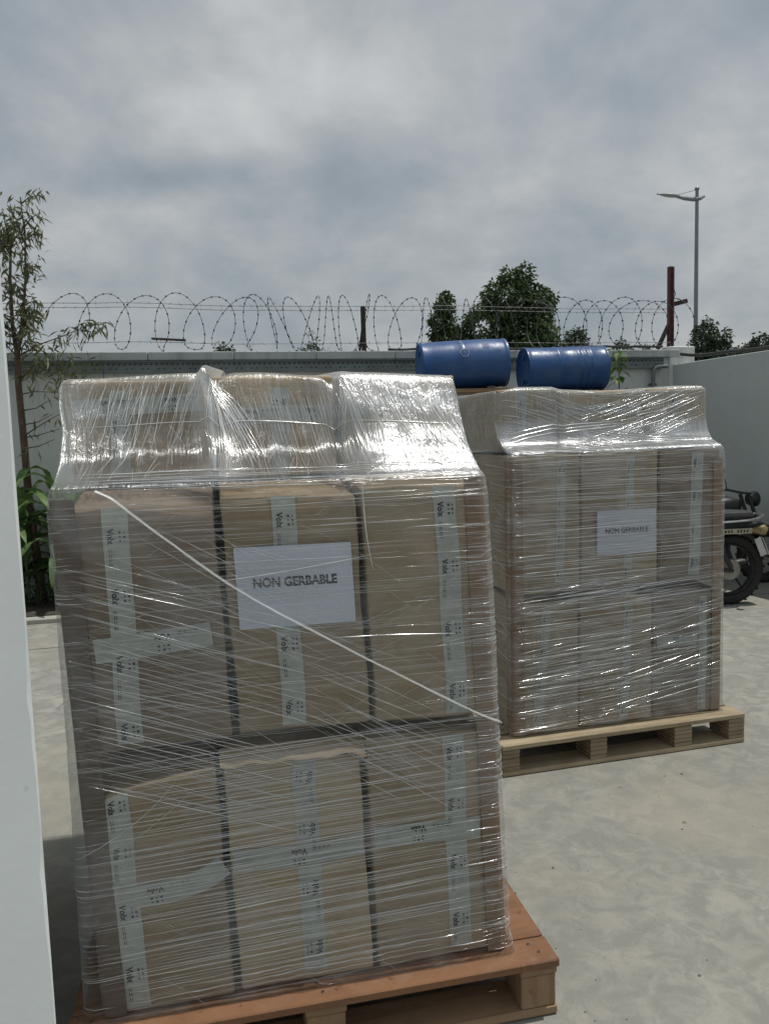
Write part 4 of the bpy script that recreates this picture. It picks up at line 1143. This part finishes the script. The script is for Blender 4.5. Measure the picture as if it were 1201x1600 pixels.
tree('broadleaf_tree', (3.05, 18, 0), 5.3, [((-.1, 0, 4.55), (.55, .5)), ((.45, .1, 4.35), (.5, .45)), ((-.5, 0, 3.95), (.55, .5)), ((.35, 0, 3.8), (.6, .55)), ((0, 0, 3.3), (.85, .55)), ((-.05, 0, 5.05), (.20, .18)), ((.25, .0, 5.12), (.17, .17)), ((.66, 0, 3.6), (.33, .4)), ((-.66, 0, 3.4), (.28, .35)), ((0, 0, 2.6), (.8, .5)), ((.72, 0, 4.62), (.16, .16))], 9000, .10, MAT['leaf_big'], MAT['bark2'], 'big dense dark tree with a tufted top beyond the rear wall', 21, .14, tg)
tree('broadleaf_tree', (1.50, 18, 0), 4.7, [((0, 0, 4.42), (.16, .28)), ((-.05, 0, 4.05), (.25, .3)), ((.05, 0, 3.65), (.30, .35)), ((-.05, 0, 3.25), (.33, .35)), ((0, 0, 2.7), (.35, .4))], 3000, .09, MAT['leaf_big'], MAT['bark2'], 'narrow pointed dark tree left of the big dense one', 22, .07, tg)
tree('broadleaf_tree', (1.98, 18, 0), 4.0, [((0, 0, 3.95), (.10, .16)), ((0, 0, 3.6), (.17, .2)), ((.1, 0, 3.2), (.22, .25))], 800, .09, MAT['leaf_big'], MAT['bark2'], 'tiny dark tree squeezed between the narrow one and big one', 23, .05, tg)
tree('broadleaf_tree', (5.52, 22, 0), 4.3, [((0, 0, 4.15), (.22, .22)), ((-.15, 0, 3.8), (.32, .25)), ((.2, 0, 3.75), (.3, .25)), ((0, 0, 3.3), (.45, .35))], 1800, .10, MAT['leaf_far'], MAT['bark2'], 'small rounded tree seen above the ribbed blue drum', 24, .07, tg)
tree('broadleaf_tree', (9.42, 22.5, 0), 4.5, [((-.05, 0, 4.3), (.25, .28)), ((.3, 0, 4.05), (.25, .25)), ((-.15, 0, 3.85), (.40, .35)), ((.25, 0, 3.6), (.45, .35)), ((0, 0, 3.1), (.75, .5))], 3200, .10, MAT['leaf_far'], MAT['bark2'], 'bushy tree standing just right of the street lamp pole', 25, .1, tg)
tree('broadleaf_tree', (11.35, 23, 0), 4.1, [((0, 0, 3.9), (.35, .28)), ((-.5, 0, 3.6), (.4, .3)), ((.5, 0, 3.75), (.45, .3)), ((0, 0, 3.2), (.9, .4))], 3000, .10, MAT['leaf_far'], MAT['bark2'], 'low wide tree at the right edge above the side wall', 26, .1, tg)
tree('broadleaf_tree', (6.5, 21, 0), 3.9, [((0, 0, 3.65), (.16, .22)), ((.5, 0, 3.55), (.20, .16)), ((.2, 0, 3.2), (.6, .25))], 900, .09, MAT['leaf_far'], MAT['bark2'], 'low feathery bush top between the small tree and red post', 27, .05, tg)
tree('broadleaf_tree', (-3.95, 20, 0), 3.95, [((0, 0, 3.8), (.17, .16)), ((.1, 0, 3.5), (.26, .2))], 500, .09, MAT['leaf_far'], MAT['bark2'], 'little dark treetop left of the rusty post, above the coping', 28, .05, tg)
tree('broadleaf_tree', (-1.22, 14, 0), 3.4, [((0, 0, 3.25), (.10, .14)), ((-.1, 0, 3.0), (.16, .14)), ((.14, 0, 2.95), (.16, .14))], 170, .07, MAT['leaf_far'], MAT['bark2'], 'sparse twiggy treetop with open leaves, left of the rusty post', 29, .03, tg, .35)

# eucalyptus sapling
t = empty('eucalyptus_sapling', (-3.24, 7.15, .09), 0, 'slender young eucalyptus with narrow leaves against the rear wall, far left', 'tree')
r_ = random.Random(5)
B = Vector((-3.24, 7.15, .09))
def rel(*q): return Vector(q) - B
trunk = [rel(-3.24, 7.15, .09), rel(-3.28, 7.17, .55), rel(-3.315, 7.18, .97), rel(-3.331, 7.2, 1.565), rel(-3.345, 7.2, 2.1), rel(-3.335, 7.2, 2.34)]
st1 = [trunk[-1], rel(-3.36, 7.2, 2.6), rel(-3.35, 7.2, 3.05), rel(-3.33, 7.22, 3.35), rel(-3.36, 7.2, 3.55)]
st2 = [trunk[-1], rel(-3.29, 7.18, 2.5), rel(-3.235, 7.16, 2.72), rel(-3.18, 7.14, 3.05), rel(-3.16, 7.14, 3.4), rel(-3.17, 7.12, 3.74)]
brs = [[trunk[-1], rel(-3.1, 7.1, 2.43), rel(-2.84, 7.05, 2.50), rel(-2.62, 7.0, 2.57), rel(-2.46, 7.0, 2.585)], [trunk[-2], rel(-3.15, 7.1, 2.25), rel(-2.95, 7.05, 2.34)], [trunk[-1], rel(-3.45, 7.2, 2.48), rel(-3.5, 7.2, 2.75)]]
for sx in (st1, st2):
    for k in range(1, len(sx)):
        for q in range(3):
            p = sx[k - 1].lerp(sx[k], r_.uniform(.1, .95)); d = Vector((r_.uniform(-1, 1), r_.uniform(-.6, .6), r_.uniform(.3, 1.0))).normalized() * r_.uniform(.22, .42) * (1.15 - .7 * k / len(sx))
            brs.append([p, p + d * .5, p + d * 1.0 - Vector((0, 0, .05))])
for z in (2.2, 2.0, 1.85, 1.72, 1.6, 1.5):
    s_ = rel(-3.33, 7.2, z); sg = r_.choice((-1, 1, 1)); brs.append([s_, s_ + Vector((sg * .15, -.03, .02)), s_ + Vector((sg * r_.uniform(.25, .42), -.06, r_.uniform(-.02, .12)))])
brs.append([rel(-3.32, 7.19, 1.62), rel(-3.1, 7.16, 1.74), rel(-2.93, 7.14, 1.82)])
m = MB(); m.tube(trunk, lambda q: lerp(.042, .026, q), 10); m.build('trunk', MAT['bark'], t)
m = MB(); m.tube(st1, lambda q: lerp(.022, .006, q), 8); m.tube(st2, lambda q: lerp(.02, .005, q), 8)
for b_ in brs: m.tube(b_, lambda q: lerp(.0075, .0025, q), 5)
m.build('branch', MAT['bark'], t)
m = MB()
for sx, dens in [(st1, 150), (st2, 165)] + [(b_, 27) for b_ in brs[:-7]] + [(b_, 4) for b_ in brs[-7:]] + [(brs[0], 60), (brs[0][3:], 30), (brs[1], 40)]:
    for q in range(dens):
        x = r_.uniform(.15, 1) * (len(sx) - 1); k = min(int(x), len(sx) - 2); p = sx[k].lerp(sx[k + 1], x - k)
        sp_ = .16 if sx in (st1, st2) else .075
        p = p + rv(r_) * sp_
        d = Vector((r_.uniform(-1, 1), r_.uniform(-1, 1), r_.uniform(-1.4, .3)))
        leaf(m, p, d, Vector((r_.uniform(-1, 1), r_.uniform(-1, 1), .4)), r_.uniform(.065, .12), r_.uniform(.014, .025), .25)
for q in range(170):   # low drooping spray in front of the wall
    p = rel(r_.gauss(-2.85, .17), r_.uniform(6.95, 7.25), r_.gauss(2.20, .085)); d = Vector((r_.uniform(-1, 1), r_.uniform(-1, 1), r_.uniform(-1.6, .1)))
    leaf(m, p, d, Vector((r_.uniform(-1, 1), 1, .4)), r_.uniform(.06, .11), r_.uniform(.011, .018), .25)
m.build('foliage', MAT['leaf_e'], t, smooth=False)

def maize(base, h, label, seed, n=10):
    r2 = random.Random(seed); t = empty('maize_plant', base, 0, label, 'plant', 'maize plants in the planter bed')
    m = MB(); lean = Vector((r2.uniform(-.05, .05), 0, 0)); m.tube([(0, 0, 0), lean * .5 + Vector((0, 0, h * .5)), lean + Vector((0, 0, h * .9))], lambda q: lerp(.014, .006, q), 8); m.build('stalk', MAT['stalk'], t)
    m = MB()
    for k in range(n):
        z = h * (.12 + .78 * k / n); a = k * 2.6 + r2.uniform(-.4, .4); L_ = r2.uniform(.5, .8); wd = r2.uniform(.08, .12)
        dr = Vector((math.cos(a), math.sin(a) * .7, 0)); vs = []; N = 12; sd = Vector((-dr.y, dr.x, 0)).normalized()
        p = lean * (z / h) + Vector((0, 0, z)); el = R(r2.uniform(62, 82))
        for i in range(N + 1):
            q = i / N; w_ = wd * (.35 + .65 * min(1, q * 5)) * (1 - q ** 3) ** .8 + .001; rip = .012 * math.sin(q * 16 + k)
            upn = Vector((-dr.x * math.sin(el), -dr.y * math.sin(el), math.cos(el)))
            vs += [p + sd * w_ * .5 + upn * (w_ * .18 + rip), p + Vector((0, 0, 0)), p - sd * w_ * .5 + upn * (w_ * .18 - rip)]
            p = p + (dr * math.cos(el) + Vector((0, 0, math.sin(el)))) * (L_ / N); el -= R(r2.uniform(9, 14))
        m.add(vs, [(3 * i + j, 3 * i + j + 1, 3 * i + j + 4, 3 * i + j + 3) for i in range(N) for j in range(2)])
    m.build('leaf_blade', MAT['leaf_m'], t, sharp=None)
for b_, h, lab, sd, n_ in [((-3.30, 7.02, .085), 1.28, 'tallest maize plant with broad arching leaves beside the white building', 1, 11), ((-3.05, 7.1, .085), 1.12, 'maize plant growing just right of the sapling trunk', 2, 10), ((-2.84, 7.2, .085), .98, 'maize plant close to the wrapped load edge', 3, 10), ((-3.55, 7.25, .085), 1.05, 'maize plant half hidden by the white building corner', 4, 10), ((-3.16, 7.42, .085), 1.0, 'rearmost maize plant near the rear wall', 6, 10), ((-3.42, 6.98, .05), .8, 'short maize plant in front of the sapling trunk', 11, 12), ((-2.72, 7.05, .05), .75, 'shortest maize plant, mostly behind the wrapped load', 12, 12), ((-2.95, 6.95, .05), 1.05, 'foremost maize plant at the kerb, between building corner and wrapped load', 8, 12)]: maize(b_, h, lab, sd, n_)
m = MB(); r2 = random.Random(9)
for q in range(1500):
    p = Vector((r2.uniform(-4.2, -2.3), r2.uniform(6.85, 7.5), .085)); 
    if (p - CR).dot(NW) > -.08 or (p - CR).dot(NW) < -.93: continue
    z = abs(r2.gauss(0, .19)); leaf(m, p + Vector((0, 0, z)), rv(r2) + Vector((0, 0, .3)), Vector((r2.uniform(-1, 1), 0, 1)), r2.uniform(.05, .11), r2.uniform(.02, .04), .3)
tag(m.build('undergrowth', MAT['grass'], smooth=False), 'low dark weeds under the maize in the planter bed', 'undergrowth', None, 'stuff')
# leafy weed by the drum
t = empty('leafy_plant', (2.06, 6.75, 0), 0, 'bright green leafy stem rising beside the ribbed blue drum', 'plant')
m = MB(); m.tube([(0, 0, 0), (.03, .02, 1.0), (.01, 0, 1.7), (.0, 0, 2.19)], lambda q: lerp(.014, .004, q), 7); m.build('stem', MAT['stalk'], t)
m = MB(); r2 = random.Random(4)
for q in range(46):
    z = r2.uniform(1.55, 2.21); a = r2.uniform(0, 6.28); d = Vector((math.cos(a), math.sin(a), r2.uniform(-.5, .3))); leaf(m, Vector((.005, 0, z)) + d * r2.uniform(.01, .05), d, Vector((0, 0, 1)), r2.uniform(.06, .11), r2.uniform(.04, .065), .45)
m.build('foliage', MAT['leaf_v'], t, smooth=False)

# ------------------------------------------------------------------ motorcycles
def motorcycle(loc, rz, label, plate=True):
    """local +x = forward, rear axle at x=0; side seen by the camera is the one at -y or +y alike"""
    t = empty('motorcycle', loc, rz, label, 'motorcycle', 'motorcycles parked by the right wall')
    r = .305
    def wheel(x, nm):
        wl_ = bpy.data.objects.new(nm, None)
        m = MB(); c = (x, 0, r); m.ring(c, r - .045, (.045, .05), 'y', 56, 12)
        for i in range(56):
            a = 2 * math.pi * (i + .5) / 56
            for sy in ((-1, 1) if i % 2 else (0,)):
                m.box((x + (r - .001) * math.cos(a), sy * .026, r + (r - .001) * math.sin(a)), (.005, .024, .018), 0, 0, Matrix.Rotation(-a, 3, 'Y'))
        ty = m.build(nm, MAT['rubber'], t)
        m = MB(); m.ring(c, r - .090, (.012, .034), 'y', 48, 8); m.build('rim', MAT['darkmetal'], ty)
        for k in range(5):
            a = 2 * math.pi * k / 5 + .3; d = Vector((math.cos(a), 0, math.sin(a)))
            m = MB(); m.tube([Vector(c) + d * .05, Vector(c) + d * .13 + Vector((0, .01, 0)), Vector(c) + d * (r - .10)], lambda q: lerp(.020, .013, q), 8, 0, None, True, .7); m.build('spoke', MAT['black'], ty)
        m = MB(); Mx = Matrix.Translation(c) @ Matrix.Rotation(R(90), 4, 'X')
        m.lathe([(.0, -.062), (.03, -.062), (.035, -.05), (.085, -.046), (.09, -.03), (.09, .03), (.085, .046), (.035, .05), (.03, .062), (0, .062)], Mx, 32); m.build('hub', MAT['alloy'], ty)
    wheel(0, 'rear_wheel'); wheel(1.26, 'front_wheel')
    def part(nm, mat, fn, sharp=35):
        m = MB(); fn(m); return m.build(nm, mat, t, sharp=sharp)
    def swing(m):
        for y in (-.085, .085): m.tube([(0, y, r), (.25, y, r + .02), (.48, y * .8, r + .06)], .018, 8)
    part('swingarm', MAT['darkmetal'], swing)
    for y in (-.11, .11):
        m = MB(); m.tube([(.03, y, r + .03), (.13, y, r + .22), (.2, y, r + .36)], lambda q: .018 + .012 * (q > .3), 10); m.build('shock_absorber', MAT['darkmetal'], t)
    def frame(m):
        m.tube([(.48, 0, r + .05), (.6, 0, .52), (.95, 0, .86)], .022, 8); m.tube([(-.25, .09, .70), (.25, .09, .66), (.6, .06, .72), (.95, 0, .88)], .016, 8); m.tube([(-.25, -.09, .70), (.25, -.09, .66), (.6, -.06, .72), (.95, 0, .88)], .016, 8)
        m.tube([(.45, 0, .3), (.7, 0, .26), (.88, 0, .55), (.96, 0, .86)], .02, 8)
    part('frame', MAT['black'], frame)
    def loft(m, secs, n=14):
        vs = []
        for x, z, hw, hh in secs:
            for k in range(n):
                a = 2 * math.pi * k / n; ca_, sa = math.cos(a), math.sin(a)
                vs.append((x, hw * math.copysign(abs(ca_) ** .7, ca_), z + hh * math.copysign(abs(sa) ** .7, sa)))
        N = len(secs); m.add(vs, [(i * n + k, i * n + (k + 1) % n, (i + 1) * n + (k + 1) % n, (i + 1) * n + k) for i in range(N - 1) for k in range(n)] + [tuple(range(n - 1, -1, -1)), tuple(range((N - 1) * n, N * n))])
    part('seat', MAT['seat'], lambda m: loft(m, [(-.20, .765, .05, .02), (-.16, .765, .10, .04), (.0, .77, .125, .045), (.2, .77, .13, .05), (.4, .765, .12, .045), (.5, .77, .09, .04)]))
    part('fuel_tank', MAT['black'], lambda m: loft(m, [(.46, .78, .08, .07), (.52, .80, .12, .10), (.7, .84, .145, .13), (.86, .86, .13, .11), (.96, .87, .07, .06)]))
    part('tail_fairing', MAT['black'], lambda m: loft(m, [(-.24, .70, .06, .025), (-.16, .69, .10, .045), (.1, .68, .125, .06), (.4, .68, .13, .07), (.52, .70, .11, .06)]))
    def fender(m):
        vs = []; n = 18
        for i in range(n + 1):
            a = R(70 + 95 * i / n); rr = r + .045
            for y in (-.075, -.04, .04, .075): vs.append((rr * math.cos(a) + 0, y, r + rr * math.sin(a) - (.018 if abs(y) > .05 else 0)))
        m.add(vs, [(i * 4 + k, i * 4 + k + 1, i * 4 + k + 5, i * 4 + k + 4) for i in range(n) for k in range(3)])
        m.tube([(-.2, .0, .66), (-.27, 0, .56), (-.31, 0, .44)], .045, 8, 0, None, True, .5)
    part('rear_fender', MAT['black'], fender)
    def ffender(m):
        vs = []; n = 18
        for i in range(n + 1):
            a = R(40 + 110 * i / n); rr = r + .03
            for y in (-.06, -.03, .03, .06): vs.append((1.26 + rr * math.cos(a), y, r + rr * math.sin(a) - (.015 if abs(y) > .05 else 0)))
        m.add(vs, [(i * 4 + k, i * 4 + k + 1, i * 4 + k + 5, i * 4 + k + 4) for i in range(n) for k in range(3)])
    part('front_fender', MAT['black'], ffender)
    for y in (-.085, .085):
        m = MB(); m.tube([(1.26, y, r), (1.12, y, .72), (1.03, y, .98)], .021, 8); m.build('fork_leg', MAT['darkmetal'], t)
    part('engine', MAT['darkmetal'], lambda m: (loft(m, [(.42, .38, .09, .10), (.5, .38, .14, .13), (.7, .40, .14, .14), (.82, .44, .10, .10)]), [m.box((.74, 0, .48 + k * .022), (.17, .2, .008)) for k in range(6)]))
    def exh(m): m.tube([(.78, -.09, .45), (.82, -.13, .30), (.6, -.15, .2), (.25, -.15, .24), (.2, -.16, .25)], .02, 10); m.tube([(.22, -.16, .25), (.15, -.16, .26), (-.2, -.16, .32), (-.24, -.16, .325)], lambda q: .045 if .05 < q < .95 else .035, 14)
    part('exhaust', MAT['darkmetal'], exh)
    def rail(m):
        for y in (-.13, .13): m.tube([(.16, y, .725), (-.1, y, .73), (-.2, y * .9, .745), (-.27, y * .5, .765)], .011, 8)
        m.tube([(-.27, -.065, .765), (-.285, 0, .768), (-.27, .065, .765)], .011, 8)
    part('grab_rail', MAT['chrome'], rail)
    part('tail_light', MAT['amber'], lambda m: loft(m, [(-.315, .63, .03, .02), (-.305, .632, .062, .045), (-.25, .638, .07, .048), (-.15, .645, .055, .03)]))
    if plate:
        m = MB(); m.box((.02, .137, .645), (.30, .006, .045), 0, 0, None, .002); q = m.build('side_plate', MAT['platey'], t, smooth=False)
        m = MB()
        for k in range(9):
            if k == 4: continue
            m.box((-.09 + k * .027, .1412, .645), (.013, .0015, .02))
        m.build('faded_print', MAT['slot'], q, smooth=False)
        m = MB(); m.box((-.29, 0, .50), (.006, .16, .16), 0, 0, Matrix.Rotation(R(22), 3, 'Y'), .002)
        pl = m.build('number_plate', MAT['platew'], t, smooth=False)
        m = MB(); m.box((-.235, .09, .50), (.055, .006, .16), 0, 0, Matrix.Rotation(R(22), 3, 'Y')); m.build('mudguard_edge', MAT['platew'], t, smooth=False)
    for y in (-1, 1):
        m = MB(); m.tube([(-.2, y * .08, .66), (-.2, y * .16, .665)], .008, 6); m.lathe([(0, -.03), (.026, -.025), (.032, 0), (.028, .02), (0, .03)], Matrix.Translation((-.2, y * .19, .665)) @ Matrix.Rotation(R(90), 4, 'X'), 14); m.build('indicator', MAT['amber'], t)
        if y < 0 and not plate: continue
        m = MB(); m.tube([(1.0, y * .30, 1.02), (.99, y * .32, 1.12), (.97, y * .33, 1.19)], .006, 6)
        m.lathe([(0, -.012), (.045, -.012), (.055, 0), (.045, .012), (0, .012)], Matrix.Translation((.96, y * .33, 1.23)) @ Matrix.Rotation(R(90), 4, 'Y'), 18); m.build('mirror', MAT['black'], t)
    part('handlebar', MAT['black'], lambda m: m.tube([(.88, -.36, .99), (.98, -.26, 1.02), (1.03, -.1, 1.0), (1.03, .1, 1.0), (.98, .26, 1.02), (.88, .36, .99)], .014, 8))
    part('headlight', MAT['black'], lambda m: m.lathe([(0, -.09), (.06, -.07), (.085, 0), (.08, .03), (0, .05)], Matrix.Translation((1.14, 0, .93)) @ Matrix.Rotation(R(90), 4, 'Y'), 24))
    part('side_stand', MAT['black'], lambda m: m.tube([(.5, .09, .28), (.46, .22, .01)], .011, 6))
    return t
motorcycle((2.92, 6.50, 0), R(180 + 4), 'black motorcycle with amber tail light, half hidden by the far load')
b2 = motorcycle((2.56, 7.28, 0), R(6), 'second black motorcycle parked behind the first, against the right wall', False); b2.scale = (.88, .88, .88)
